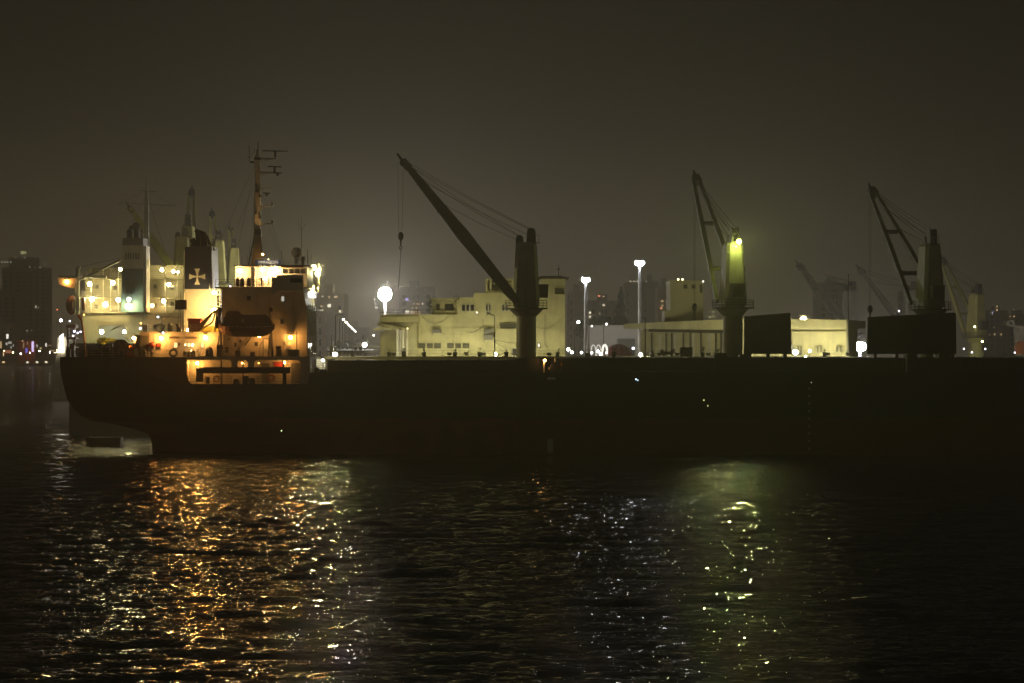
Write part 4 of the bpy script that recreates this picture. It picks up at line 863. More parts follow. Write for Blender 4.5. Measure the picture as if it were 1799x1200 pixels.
lamp(tb, 657, 589, 512, .14, 30, WHITE, 'canopy_lamp'); lamp(tb, 716.5, 577, 502, .1, 8, YEL, 'canopy_lamp')
mb = MB(); mb.rail([(X(668,502),516,Z(553,YB)), (X(668,YB),504.9,Z(553,YB)), (X(762,YB),504.9,Z(553,YB))], .78, post=3.3, r=.05, bars=2); build('roof_railing', mb, M['steel'], tb)
mb = MB(); rr = random.Random(2)
for i in range(120):
    a = rr.gauss(757 if i < 75 else 802, 3); t = rr.uniform(526, 546) if i < 75 else rr.uniform(518, 542); p = P(a, t, YB-.6+rr.random()*.5); q = Vector((rr.uniform(-.5,.5), rr.uniform(-.2,.2), rr.uniform(-.15,.3)))
    mb.add([p, p+q, p+q*.5+Vector((0,.1,.12))], [(0,1,2)])
for i in range(9): mb.beam([(P(758+i%2,529+i*2.2,YB-.2), Vector((0,0,.04)), Vector((0,.1,0))), (P(754-rr.random()*2,531+i*2.2,YB-.6), Vector((0,0,.04)), Vector((0,.1,0)))])
build('creeper', mb, M['leaf'], tb)

# second building: hall with tower and wide canopy
tb2 = empty('terminal_building', P(1180,626,515), label='low cream hall with a wide canopy and a square tower, left of the lit crane', cat='building')
mb = MB()
mb.add([], [])
def wq(a0, Ya, a1, Yb_, t0, t1, d0, d1, th=.6):      # upright panel between two columns at different depth
    p = [P(a0,d0,Ya), P(a1,d1,Yb_), P(a1,t1,Yb_), P(a0,t0,Ya)]; n_ = Vector((-(p[1].y-p[0].y), p[1].x-p[0].x, 0)).normalized()*th
    mb.add(p+[x+n_ for x in p], [(0,1,2,3),(7,6,5,4),(0,4,5,1),(1,5,6,2),(2,6,7,3),(3,7,4,0)])
wq(1126, 545, 1290, 524, 581, 584, 628, 628, 8)
build('walls', mb, M['wall'], tb2)
mb = MB(); wq(1096, 540, 1300, 514, 569, 560, 577.5, 580, 20); build('canopy', mb, M['wall'], tb2)
mb = MB(); wq(1140, 542, 1300, 521, 577.6, 580.5, 583, 586, 2.5); build('canopy_shade_strip', mb, M['roof'], tb2)  # dark strip paints in the shadow under the canopy
mb = MB()
for i in range(15): a = 1101+i*9.3; mb.pb(a, a+1, 570.4-i*.42, 572.2-i*.42, 539.8-i*1.2, 540.2-i*1.2)
build('canopy_vents', mb, M['roof'], tb2)
for a in (1144, 1170, 1179.5, 1200, 1212, 1231, 1257, 1266):
    Yv = 545-(a-1126)*.128; mb = MB(); mb.pb(a, a+1.8, 585, 628, Yv-.9, Yv+.1); build('pilaster', mb, M['roof'], tb2)
for a, b in ((1158,1165), (1184,1198), (1216,1229), (1245,1256)):
    Yv = 545-(a-1126)*.128; mb = MB(); mb.pb(a, b, 587, 628, Yv-.7, Yv+.1); build('shutter_door', mb, M['frame'], tb2)
mb = MB(); mb.pb(1178, 1236, 494, 566, 534, 548); mb.pb(1168, 1180, 546, 568, 535, 545); mb.pb(1177,1237,493,495,533.8,548)
tw = build('tower', mb, M['wall2'], tb2)
for a, b, t, d in ((1201,1208,500,507), (1215.5,1222.5,500,507), (1230,1234.5,499,514)):
    mb = MB(); mb.pb(a, b, t, d, 533.9, 534); build('window', mb, M['glassd'], tb2)
for px in (1192, 1199.5): lamp(tb2, px, 491, 536, .16, 22, (1,.85,.4), 'roof_lamp')
lamp(tb2, 1236, 494.5, 533.6, .1, 10, WHITE, 'roof_lamp')
lamp(tb2, 1274, 556, 520, .13, 30, WHITE, 'roof_lamp'); lamp(tb2, 1317, 556.5, 520, .18, 40, WHITE, 'roof_lamp')
mb = MB(); mb.pb(1241, 1270, 555, 556, 522, 525); mb.pb(1247, 1258, 556, 560, 522, 524); mb.tube([P(1243,548,522), P(1252,546,522), P(1262,551,522)], .08, 5); mb.pb(1252, 1254, 548, 556, 522, 522.3); build('rooftop_unit', mb, M['frame'], tb2, split=True)
# third building
tb3 = empty('terminal_building', P(1440,626,505), label='plain cream hall with three small windows between the two raised hatch covers', cat='building')
mb = MB(); wq(1290, 508, 1490, 503, 560, 562, 628, 629, 10); wq(1488, 503.1, 1503, 512, 563, 566, 629, 629, 4)
build('walls', mb, M['wall'], tb3)
mb = MB(); wq(1290, 507, 1492, 502, 559, 562, 578, 579, .6); wq(1490, 502, 1521, 516, 562.5, 564, 579, 577, 6); wq(1290, 507.4, 1490, 502.4, 582, 582.6, 583.4, 584, .3); build('fascia', mb, M['wall'], tb3)
for a, b in ((1401.5,1409), (1435.5,1444.5), (1470,1479)): win(tb3, a, b, 608.5, 619, 507-(a-1290)*.024, 2, 'shutter', 'wall2')
mb = MB(); mb.tube([P(1391.5,560,505), P(1391.5,625,505)], .12, 5); mb.tube([P(1489,562,501.6), P(1489,625,501.6)], .15, 5); build('downpipe', mb, M['conc'], tb3, split=True)
mb = MB(); mb.pb(1391, 1395, 606, 614, 503, 504); build('meter_box', mb, M['grey'], tb3)
lamp(tb3, 1412, 561.5, 522, .5, 160, (1,.85,.4), 'roof_floodlight')

# ------------------------------------------------------------------ promenade furniture
mb = MB(); mb.rail([(X(600,489),488.6,ZT), (X(1290,489),488.6,ZT)], .95, post=2.0, r=.03, bars=2); mb.rail([(X(1392,489),488.6,ZT), (X(1500,489),488.6,ZT)], .95, post=2.0, r=.03, bars=2)
build('railing', mb, M['grey'], at=(X(600,489),488.6,ZT), label='low metal railing along the edge of the promenade terrace', cat='railing')
ORD = ['first','second','third','fourth','fifth','sixth','seventh','eighth','ninth','tenth','eleventh','twelfth','thirteenth','fourteenth','fifteenth','sixteenth']
pl_px = [(620,7,9),(684,7,8),(710,8,9),(746,7,8),(800,8,8),(843,8,8),(890,8,8),(980,7,8),(1033,11,7),(1079,7,8),(1146,8,6),(1235,7,7),(1262,15,7),(1449,7,8)]
for i, (a, w_, h_) in enumerate(pl_px):
    Yp_ = 490; hz = h_/11.0; hx = w_/22.0; x = X(a, Yp_); tp = empty('planter', (x,Yp_,ZT), group='planters along the promenade', cat='planter', label='dark square planter with a plant on the promenade, %s planter from the left' % ORD[i])
    mb = MB(); mb.hexa([(x-hx*.85,Yp_-hx*.7,ZT),(x+hx*.85,Yp_-hx*.7,ZT),(x+hx*.85,Yp_+hx*.7,ZT),(x-hx*.85,Yp_+hx*.7,ZT),(x-hx,Yp_-hx*.8,ZT+hz),(x+hx,Yp_-hx*.8,ZT+hz),(x+hx,Yp_+hx*.8,ZT+hz),(x-hx,Yp_+hx*.8,ZT+hz)])
    mb.box(x-hx*1.06, x+hx*1.06, Yp_-hx*.86, Yp_+hx*.86, ZT+hz-.08, ZT+hz+.02); build('pot', mb, M['steel'], tp)
    mb = MB(); rr = random.Random(i*5+1); hh = rr.uniform(.35, 1.0)
    for k in range(rr.randint(4, 9)):
        an = rr.uniform(0, 6.28); ln = hh*rr.uniform(.6, 1.1); d = Vector((math.cos(an)*.5, math.sin(an)*.3, 1)).normalized(); p0 = Vector((x,Yp_,ZT+hz)); p1 = p0+d*ln
        mb.cyl(p0, p1, .03, .015, 4)
        for j in range(7): 
            c_ = p0.lerp(p1, rr.uniform(.5,1)); q = Vector((rr.uniform(-.16,.16), rr.uniform(-.12,.12), rr.uniform(-.03,.15))); mb.add([c_, c_+q, c_+q*.4+Vector((.02,.03,.07))], [(0,1,2)])
    build('plant', mb, M['leaf'], tp)
def bush(px, Y, w_, h_, z, label, n=900, name='shrub'):
    tp = empty(name, (X(px,Y),Y,z), label=label, cat='shrub'); mb = MB(); rr = random.Random(int(px)); x = X(px,Y)
    cl = [(rr.uniform(-.4,.4)*w_, rr.uniform(-.3,.3)*w_, h_*rr.uniform(.3,.85), rr.uniform(.18,.34)*min(w_,h_)) for _ in range(8)]
    for k in range(n):
        c = cl[k % 8]; d = Vector((rr.gauss(0,1), rr.gauss(0,1), rr.gauss(0,1))).normalized()*c[3]*rr.random()**.4; p = Vector((x+c[0], Y+c[1], z+c[2]))+d; s_ = .09
        mb.add([p, p+Vector((rr.uniform(-s_,s_), rr.uniform(-s_,s_), s_)), p+Vector((s_, rr.uniform(-s_,s_), rr.uniform(-s_,s_)))], [(0,1,2)])
    build('foliage', mb, M['leaf'], tp); mb = MB(); 
    for c in cl[:5]: mb.cyl((x,Y,z), (x+c[0],Y+c[1],z+c[2]), .05, .02, 5)
    build('stem', mb, M['bark'], tp)
bush(1166, 491, 2.2, 1.0, ZT, 'low loose shrub on the promenade left of the dense dark hedge'); bush(1180, 491, 1.0, 1.3, ZT, 'small upright shrub on the promenade beside the low loose shrub', 500)
mb = MB(); rr = random.Random(9); x = X(1206,490)
tp = empty('hedge', (x,490,ZT), label='dense square dark hedge block on the promenade in front of the canopy hall', cat='hedge')
for k in range(2600):
    p = Vector((x+rr.uniform(-.95,.95)+rr.gauss(0,.04), 490+rr.uniform(-.6,.6), ZT+rr.uniform(.05,1.45)+rr.gauss(0,.05))); s_ = .09
    mb.add([p, p+Vector((rr.uniform(-s_,s_), rr.uniform(-s_,s_), s_)), p+Vector((s_, rr.uniform(-s_,s_), rr.uniform(-s_,s_)))], [(0,1,2)])
build('foliage', mb, M['leaf'], tp); mb = MB(); mb.box(x-.8, x+.8, 489.6, 490.4, ZT, ZT+1.2); build('stem', mb, M['bark'], tp)
def lamp_post(px, ytop, ybase, Y, label, lit=0, col=WHITE, side=1, mat='steel', r=.07, group=None, ar=.9, br=.2):
    zb = Z(ybase, Y); zt = Z(ytop, Y); x = X(px, Y); t = empty('street_lamp', (x,Y,zb), label=label, cat='street lamp', group=group)
    mb = MB(); mb.cyl((x,Y,zb), (x,Y,zt), r*1.4, r*.8, 8); mb.cyl((x,Y,zb), (x,Y,zb+.5), r*2.2, r*2, 8); mb.tube([(x,Y,zt-.1), (x+side*ar*.5,Y,zt+.1), (x+side*ar,Y,zt+.1)], r*.7, 6); build('post', mb, M[mat], t)
    mb = MB(); mb.beam([(Vector((x+side*ar*.6,Y,zt+.12)), Vector((0,.13,0)), Vector((0,0,.05))), (Vector((x+side*(ar+.5),Y,zt+.16)), Vector((0,.16,0)), Vector((0,0,.08)))]); build('head', mb, M['grey'], t)
    if lit:
        mb = MB(); pb_ = Vector((x+side*(ar+.15),Y,zt-br*.9)); mb.ball(pb_, br*.6, 8, 5); build('bulb', mb, M['bulb'], t); point(t, pb_, br, lit, col)
    return t
lamp_post(869.5, 555, 626, 490, 'unlit dark lamp post on the promenade in front of the cream stepped terminal', side=-1, ar=.2)
lamp_post(1134, 560, 626, 490, 'unlit dark lamp post in front of the left end of the canopy hall', side=-1, ar=.2)
lamp_post(1010, 566, 622, 600, 'thin dim street lamp just right of the cream terminal tower', lit=6, ar=.4, r=.06, br=.15)
lamp_post(1017.5, 564, 622, 590, 'lit street lamp between the terminal tower and the shorter light mast', lit=110, ar=-.25, r=.08, br=.22)
lamp_post(1035.5, 572, 622, 620, 'dim street lamp right of the shorter light mast', lit=8, ar=.4, r=.06, br=.15)
lamp_post(1061, 568, 622, 600, 'dim street lamp rising behind the red dome tent', lit=15, ar=.4, r=.08, br=.18)
n = 11
for i in range(n):
    Yl = 522+(1310-522)*(i/(n-1)); xl = X(590,522)+(X(622,1310)-X(590,522))*(i/(n-1)); px = CX+xl*F/Yl; zb = 15.12+.45*(i/(n-1)); zt_ = zb+6.0
    lamp_post(px, HY+(CH-zt_)*F/Yl, HY+(CH-zb)*F/Yl, Yl, '%s street lamp from the front in the row receding left of the terminal' % ORD[i], lit=0 if i == 0 else 95, col=(1,.94,.78), ar=.6, r=.1, group='street lamps in a receding row', br=.13)
def flood(px, py, Y, r, e, col, label, zb=ZT):
    t = empty('floodlight', (X(px,Y),Y,zb), label=label, cat='floodlight'); p = P(px,py,Y)
    mb = MB(); mb.cyl((p.x,Y,zb), (p.x,Y,p.z-r), .06, .06, 6); mb.box(p.x-r, p.x+r, Y-r*.8, Y+r*.8, p.z-r*1.35, p.z-r*1.05); build('stand', mb, M['steel'], t)
    mb = MB(); mb.ball(p, r*.6, 8, 5); build('bulb', mb, M['bulb'], t); point(t, p, r, e, col); return t
flood(589, 622.5, 493, .3, 800, (1,.95,.72), 'bright floodlight low on the left end of the promenade terrace')
flood(871, 622.5, 492, .22, 300, (1,.93,.6), 'floodlight at the foot of the lamp post before the stepped terminal')
flood(1398, 619, 494, .38, 300, (1,.92,.6), 'bright floodlight at the foot of the hall between the raised hatch covers')
flood(1423, 617, 494, .2, 60, (1,.95,.8), 'small floodlight right of the bright one before the plain hall')
flood(1126, 623, 494, .25, 160, (1,.93,.62), 'floodlight below the left end of the wide canopy')
flood(641, 606, 530, .34, 500, (1,.95,.78), 'bright floodlight beside the canopy at the left end of the stepped terminal')
flood(1416, 627, 489, .15, 90, (1,.95,.8), 'tiny floodlight on the promenade edge before the plain hall')
flood(554, 606, 560, .2, 130, WHITE, 'small white light beyond the end of the accommodation block', 3.0)
def added_washer(px, e, label, Y=497, w_=.34, tilt=.12):     # added wall washer to brighten the building, dark back to the water
    x = X(px,Y); z0 = ZT+.25; t = empty('floodlight', (x,Y,ZT), label=label, cat='floodlight', group='added wall washers on the promenade')
    u = Vector((0, math.cos(tilt), math.sin(tilt))); n_ = Vector((0, -math.sin(tilt), math.cos(tilt))); c = Vector((x,Y,z0+.15)); ex = Vector((1,0,0))
    mb = MB(); mb.beam([(c-u*.12, ex*w_, n_*.2), (c-u*.08, ex*w_*1.05, n_*.22)]); mb.beam([(c-u*.08-n_*.2, ex*w_*1.05, n_*.02), (c+u*.1-n_*.2, ex*w_*1.05, n_*.02)]); mb.beam([(c-u*.08+n_*.2, ex*w_*1.05, n_*.02), (c+u*.1+n_*.2, ex*w_*1.05, n_*.02)])
    mb.box(x-.05, x+.05, Y-.05, Y+.05, ZT, z0); build('housing', mb, M['steel'], t)
    mb = MB(); a = c-u*.07; mb.add([a-ex*w_*.9-n_*.16, a+ex*w_*.9-n_*.16, a+ex*w_*.9+n_*.16, a-ex*w_*.9+n_*.16], [(0,1,2,3)]); build('reflector', mb, M['bulb'], t)
    d = bpy.data.lights.new('added_wash_light', 'AREA'); d.shape = 'RECTANGLE'; d.size = w_*1.8; d.size_y = .32; d.energy = e*.2*math.pi; d.color = (1,.94,.55)
    o = bpy.data.objects.new('added_wash_light', d); COL.objects.link(o); o.parent = t; o.location = a+u*.03-org(t); o.rotation_euler = (math.radians(90)+tilt, 0, 0)
for i, (px, e) in enumerate(((692,350),(745,1100),(790,1500),(850,2100),(905,1800),(965,900),(1140,2700),(1190,2300),(1245,1900),(1405,1300),(1455,1300),(1490,700))):
    added_washer(px, e*(.29 if px < 1000 else .7), 'small dark backed added wall washer on the promenade, %s from the left' % ORD[i])
mb = MB(); mb.pb(556, 572, 631, 648, 487, 489).mat(1)
for k in range(4): mb.pb(556, 572, 634+k*3.6, 635+k*3.6, 486.95, 487)
b_ = build('kiosk', mb, [M['letter'], M['frame']], label='small white kiosk showing between the deckhouse and the first hatch', cat='kiosk', at=P(564,648,487))
flood(568, 633, 484.5, .16, 200, WHITE, 'white lamp in front of the small white kiosk', 3.0)
mb = MB(); mb.pb(580, 586, 608, 625, 492, 493); mb.cyl(P(583,608,492.5), P(583,588,492.5), .07, .05, 5); mb.ball(P(583,589,492.5), .1, 6, 4)
build('utility_cabinet', mb, M['steel'], at=P(583,625,492), label='dark cabinet with a thin pole at the left end of the promenade', cat='cabinet')
mb = MB(); mb.pb(816, 823, 618.5, 625.5, 492, 492.8); mb.cyl(P(820,622,491.95), P(820,622,492), .22, .22, 12); build('cooling_unit', mb, M['frame'], at=P(820,625.5,492), label='pale air conditioning unit standing on the promenade by the terminal', cat='cooling unit')
mb = MB(); mb.pb(900, 909, 612, 625.5, 493, 494).mat(1); mb.pb(901, 904, 613, 624, 492.95, 493); mb.pb(905, 908, 613, 624, 492.95, 493); build('cabinet', mb, [M['frame'], M['grey']], at=P(904,625,493), label='pale twin door cabinet left of the first crane pedestal', cat='cabinet')
# long car / low shelter under the canopy
mb = MB(); mb.pb(648, 684, 608.5, 610.5, 512, 524); mb.pb(650, 651, 610, 626, 512, 512.3); mb.pb(680, 681, 610, 626, 512, 512.3); build('shelter', mb, M['pale'], at=P(665,626,512), label='low flat roofed shelter left of the canopy columns', cat='shelter')
for i, (a, b) in enumerate(((622,637), (600,612))):
    Yv = 560+i*60; t = empty('parked_car', P((a+b)/2, 617, Yv), cat='car', label=('pale parked car on the road right of the lamp row', 'dark parked car at the foot of the lamp row')[i]); zz = Z(617, Yv); x0, x1 = X(a,Yv), X(b,Yv); h = 1.4
    zz = 15.12; mb = MB(); mb.prism([(x0,zz+.3),(x0,zz+.8),(x0+.25*(x1-x0),zz+.9),(x0+.38*(x1-x0),zz+h),(x0+.75*(x1-x0),zz+h),(x0+.9*(x1-x0),zz+.9),(x1,zz+.8),(x1,zz+.3)], Yv, Yv+1.7); build('body', mb, M['pale' if i == 0 else 'steel'], t)
    for s_ in (.2, .8):
        mb = MB(); xx = x0+s_*(x1-x0); mb.cyl((xx,Yv-.02,zz+.32), (xx,Yv+.2,zz+.32), .32, .32, 12); build('wheel', mb, M['black'], t)

# high mast lights
def highmast(px, ytop, Y, label, r, e, col, zb=3.0, pr=.35, w_=1.4):
    x = X(px,Y); zt = Z(ytop,Y); t = empty('light_mast', (x,Y,zb), label=label, cat='light mast', group='high light masts behind the terminal')
    mb = MB(); mb.cyl((x,Y,zb), (x,Y,zt), pr*1.3, pr*.75, 12); build('pole', mb, M['pole'], t)
    mb = MB(); mb.cyl((x,Y,zt), (x,Y,zt+.35), w_*.8, w_*.8, 14); build('crown', mb, M['grey'], t)
    mb = MB(); n_ = 6 if w_ < 1.6 else 9
    for k in range(n_):
        an = 2*math.pi*(k+.5)/n_; c = Vector((x+.75*math.cos(an), Y+.75*math.sin(an), zt-.3)); mb.ball(c, .3, 6, 4); mb.cyl(c+Vector((0,0,.1)), c+Vector((0,0,.4)), .1, .1, 5)
    build('lamp_cluster', mb, M['bulb'], t)
    if e < 500:
        for k in (-1, 0, 1): point(t, (x+k*w_*.32, Y-w_*.3, zt-.35), r, e, col)
    else: point(t, (x, Y, zt), r, e, col)
highmast(1029.5, 488, 600, 'shorter of the two slim light masts right of the stepped terminal', .5, 85, COOL, w_=1.1)
highmast(1124, 459, 620, 'tallest slim light mast with a white lamp head, behind the canopy hall', .58, 85, COOL, w_=1.2)
highmast(677, 517, 620, 'light mast with a huge white glare above the left end of the stepped terminal', 1.3, 1000, (1,.94,.85), w_=1.3, pr=.3)

highmast(1511, 606, 640, 'low white lit mast in the gap right of the plain hall', .9, 170, (.85,.86,1), w_=1.2)
for a, t in ((1530,1),):
    pass

# yard pole and third ship with cranes, far right
mb = MB(); x = X(1491,500); mb.cyl((x,500,ZT), (x,500,Z(484,500)), .14, .06, 8); mb.ball((x,500,Z(483,500)), .14, 6, 5); mb.cyl((x,500,ZT), (x,500,ZT+1.2), .2, .18, 8)
build('flagpole', mb, M['steel'], at=(x,500,ZT), label='tall thin bare pole at the right corner of the plain hall', cat='pole')
sh3 = empty('cargo_ship', P(1700,700,700), label='faint third ship beyond the quay at the right with yellowish cranes', cat='cargo ship')
mb = MB(); mb.box(X(1440,720), X(1950,720), 700, 722, -1, 13.2); build('hull', mb, M['slate'], sh3)
crane(sh3, 1494, 715, P(1404,465,705), 13, Z(585,715), s=1.0, sep=3.4, jd=.4, mat=M['crane'], label='faint crane with its jib up left, directly behind the plain hall', rail=False, cab=False)
crane(sh3, 1601, 715, P(1511,473,712), 13, Z(585,715), s=1.0, sep=3.4, jd=.4, mat=M['crane'], label='faint crane jib just left of the third deck crane', rail=False, cab=False)
crane(sh3, 1716, 700, P(1656,455,712), 13, Z(592,700), s=1.0, sep=4.6, jd=.5, mat=M['crane2'], label='yellow green crane far right, behind the right hand raised hatch cover')
lamp(sh3, 1713, 574, 696.5, .25, 10, (1,.95,.5), 'deck_lamp'); lamp(sh3, 1726, 600, 694, .2, 60, (.9,.9,.3), 'deck_lamp')
mb = MB(); mb.pp([(1768,572),(1771,563),(1782,563),(1785,572),(1799,572),(1799,625),(1793,625),(1788,576)], 702, 708); build('bridge_house', mb, M['white'], sh3)
mb = MB(); mb.pb(1775, 1779, 566, 570, 701.9, 702); build('window', mb, M['glassd'], sh3)
mb = MB(); mb.pp([(1786,622),(1788,604),(1793,600),(1815,600),(1815,622)], 698, 702); build('lifeboat_hull', mb, M['orange'], sh3)
for px, py, e, c_ in ((1694,613,40,COOL), (1731.5,613,50,COOL), (1708,619,40,COOL), (1783.5,619.5,40,COOL), (1580,546.5,30,COOL)): lamp(sh3, px, py, 697, .17, e, c_, 'deck_lamp')

# added lamps, unseen low behind the hull, put in to feed the haze glow
HAZE_LAMPS = [(-26,640),(20,600),(70,660),(120,620),(5,820),(60,900),(110,840),(170,760),(-50,900),(-60,1250),(40,1200),(140,1150)]
for i, (x, y) in enumerate(HAZE_LAMPS):
    t = empty('added_haze_lamp', (x,y,3.0), label='%s of the added haze lamps behind the terminal, hidden by the bulk carrier' % ORD[i], cat='added lamp', group='added haze lamps behind the terminal')
    mb = MB(); mb.cyl((x,y,3), (x,y,10.6), .12, .08, 8); mb.box(x-.5, x+.5, y-.3, y+.3, 10.6, 10.75); build('post', mb, M['pole'], t)
    mb = MB(); mb.ball((x,y,10.2), .22, 8, 5); build('bulb', mb, M['bulb'], t); point(t, (x,y,10.2), .35, 1300, (1,.86,.62))

# hall, dome tent, arches behind the terrace
mb = MB(); mb.pb(1036, 1128, 573, 640, 700, 730); mb.pb(1034, 1130, 571.5, 573.5, 699.5, 730.5); mb.mat(1); mb.pb(1085, 1116, 594, 640, 699.8, 700); mb.mat(0); mb.pb(1084,1117,593,595,699.4,700)
build('exhibition_hall', mb, [M['pale'], M['grey']], at=P(1080,640,700), label='plain pale windowless hall behind the red dome tent', cat='building')
tt = empty('dome_tent', P(1086,640,580), label='red domed tent behind the promenade planters', cat='tent'); mb = MB(); c = P(1087,628,585)
mb.ball(c, 2.7, 24, 14, 1, 1, .97); build('canopy', mb, M['tent'], tt)
mb = MB()
for an in range(6):
    aa = math.pi*an/6; mb.tube([c+Vector((2.73*math.cos(aa)*math.cos(t), 2.73*math.sin(aa)*math.cos(t), 2.66*math.sin(t))) for t in [math.pi*i/12 for i in range(13)]], .05, 4)
build('poles', mb, M['pale'], tt); mb = MB(); mb.cyl((c.x,c.y,3.0), (c.x,c.y,c.z-1.5), 1.6, 1.6, 16); build('base', mb, M['pale'], tt)
for i, a in enumerate((1043, 1052, 1063)):
    mb = MB(); c = P(a,616,560); 
    for rr_ in (.42,): mb.tube([c+Vector((rr_*math.cos(t), 0, 1.25*math.sin(t)-.2)) for t in [math.pi*k/12 for k in range(13)]], .09 if i < 2 else .2, 6)
    mb.tube([c+Vector((-.42,0,-.2)), c+Vector((-.42,0,-1.2))], .09, 5); mb.tube([c+Vector((.42,0,-.2)), c+Vector((.42,0,-1.2))], .09, 5)
    build('light_arch', mb, emit((1,.95,.82), .9 if i < 2 else 1.6, False), at=c, group='small lit arches left of the red tent', cat='arch', label=('glowing white arch, leftmost of three by the red tent','glowing white arch, middle of three by the red tent','solid bright arch touching the left side of the red tent')[i])
for i, (a, t, e, r) in enumerate(((999,614,60,.24), (1005,619,50,.22), (1022,619.5,35,.2), (1040,620,25,.18), (1056,622,70,.22), (1051,617,40,.2), (1066,620,20,.15), (1113,612,12,.2))):
    flood(a, t, 530, r, e, WHITE if i < 7 else (.8,.75,1), 'small white light behind the promenade, %s from the left between terminal and canopy hall' % ORD[i], 3.0)

# trees behind
def tree(px, ytop, ybase, Y, w_, label, n=1500, cone=False, nm='tree'):
    x = X(px,Y); zb = 3.0; zt = Z(ytop,Y); z1 = Z(ybase,Y); t = empty(nm, (x,Y,zb), label=label, cat='tree'); rr = random.Random(int(px*3)); mb = MB()
    mb.cyl((x,Y,zb), (x,Y,z1+(zt-z1)*.6), .35, .12, 8)
    for k in range(6): an = rr.uniform(0,6.28); z_ = z1+(zt-z1)*rr.uniform(.1,.5); mb.cyl((x,Y,z_), (x+math.cos(an)*w_*.5,Y+math.sin(an)*w_*.5,z_+(zt-z1)*.25), .12, .04, 5)
    build('trunk', mb, M['bark'], t); mb = MB()
    cl = [(rr.uniform(-.5,.5)*w_, rr.uniform(-.5,.5)*w_, rr.uniform(.12,.9), rr.uniform(.12,.24)) for _ in range(14)]
    for k in range(n):
        if cone:
            h = rr.random(); rad = w_*.5*(1-h)**.7*(.75+.25*math.sin(h*25)); an = rr.uniform(0,6.28); p = Vector((x+math.cos(an)*rad*rr.random()**.5, Y+math.sin(an)*rad*rr.random()**.5, z1+(zt-z1)*h))
        else:
            c = cl[k % 14]; d = Vector((rr.gauss(0,1), rr.gauss(0,1), rr.gauss(0,1))).normalized()*c[3]*w_*rr.random()**.4; p = Vector((x+c[0], Y+c[1], z1+(zt-z1)*c[2]))+d
        s_ = .35; mb.add([p, p+Vector((rr.uniform(-s_,s_), rr.uniform(-s_,s_), s_)), p+Vector((s_, rr.uniform(-s_,s_), rr.uniform(-s_,s_)))], [(0,1,2)])
    build('crown', mb, M['leaf'], t)
tree(1091, 505, 590, 900, 5.5, 'tall slim conical tree left of the tallest light mast', 2200, True)
tree(1086, 548, 600, 880, 6, 'shorter dark tree at the left foot of the tall conical tree', 1600, True)
tree(1046, 556, 590, 860, 9, 'round dark tree behind the left part of the pale windowless hall')
tree(1071, 560, 592, 860, 10, 'broad dark tree behind the middle of the pale windowless hall')
tree(612, 603, 622, 760, 6, 'small dark tree beside the receding row of street lamps')

# city towers in the haze
def tower(px0, px1, ytop, Y, label, mat='tower', lit=(), floors=None, step=None, dim=1.0, dep=30, group='tower blocks in the haze'):
    x0, x1 = X(px0,Y), X(px1,Y); zt = Z(ytop,Y); t = empty('tower_block', ((x0+x1)/2,Y,0), label=label, cat='tower block', group=group)
    nf = floors or max(4, int(zt/3.3)); mb = MB(); mb.box(x0, x1, Y, Y+dep, 0, zt); mb.box(x0+(x1-x0)*.3, x0+(x1-x0)*.6, Y+2, Y+dep*.5, zt, zt+3)
    if step: mb.box(X(step[0],Y), X(step[1],Y), Y+1, Y+dep-1, 0, Z(step[2],Y))
    fh = zt/nf
    for k in range(1, nf): mb.box(x0-.3, x1+.3, Y-.9, Y, k*fh-.25, k*fh+.45)
    for k in range(1, 4): xx = x0+(x1-x0)*k/4; mb.box(xx-.6, xx+.6, Y-1.0, Y-.9, 0, zt)
    build('walls', mb, M[mat], t)
    mb = MB(); nc = max(3, int((x1-x0)/5))
    for k in range(nf-1):
        for j in range(nc): xx = x0+(x1-x0)*(j+.3)/nc; mb.box(xx, xx+(x1-x0)*.42/nc, Y-.1, Y+.02, k*fh+1.1, k*fh+fh-.5)
    build('glazing', mb, M['glassd'], t)
    for (a, b, w_, h_, e, c) in lit:
        mb = MB(); p = P(a,b,Y-1.3); s_ = Y/F; mb.box(p.x-w_*s_/2, p.x+w_*s_/2, Y-1.5, Y-1.2, p.z-h_*s_/2, p.z+h_*s_/2); build('lit_window', mb, emit(c, e*.6, False), t)
    return t
cW, cO = (1,.9,.65), (1,.68,.34)
tower(556, 604, 515, 1000, 'cream apartment block seen just right of the accommodation block', lit=((567,521,2.5,2,1.2,cW), (579,521.5,4,2,.8,cO), (590.5,521.5,6,3,1.1,cO), (579,537,6,5,2.4,cW), (598,547,3.5,4,2.2,cW), (565,538,4,2,1.0,cO), (563,545,2,2,1.8,cW), (567.5,545,2,2,1.6,cW), (573,557,1.5,3,.8,cW), (573,563,2,2,.6,cO)))
tower(573, 600, 550, 950, 'lower apartment block in front of the cream one by the receding lamps', 'tower2')
tower(606, 644, 575, 1600, 'low faint block beyond the end of the lamp row', 'tower2')
tower(701, 762, 504, 1500, 'faint wide tower block right of the white glare', 'tower2', lit=((715.5,526,5,4.5,1.6,(.3,.25,1)), (743,533.5,2.2,3,2.0,cW), (733,504,3,1.5,.8,cW), (748,509,1.5,2,.8,cW), (748,519,2,1.5,.8,cW), (728,534,2,3,.9,cO), (735,534,6,3,.8,cO), (725,541,2,3,1.0,cO), (732,541,2.5,3,1.2,cO), (716,548,7,5,2.4,cW), (724,549,4,4,1.4,cO), (730,549,5,4,1.2,cO), (737,549,3,4,1.2,cO), (701,548,2,3,1.2,cW), (762,513,1.5,2,.8,cW), (770,519,2,1.5,.8,cW)))
tower(1000, 1030, 512, 1300, 'faint pale tower block behind the shorter light mast')
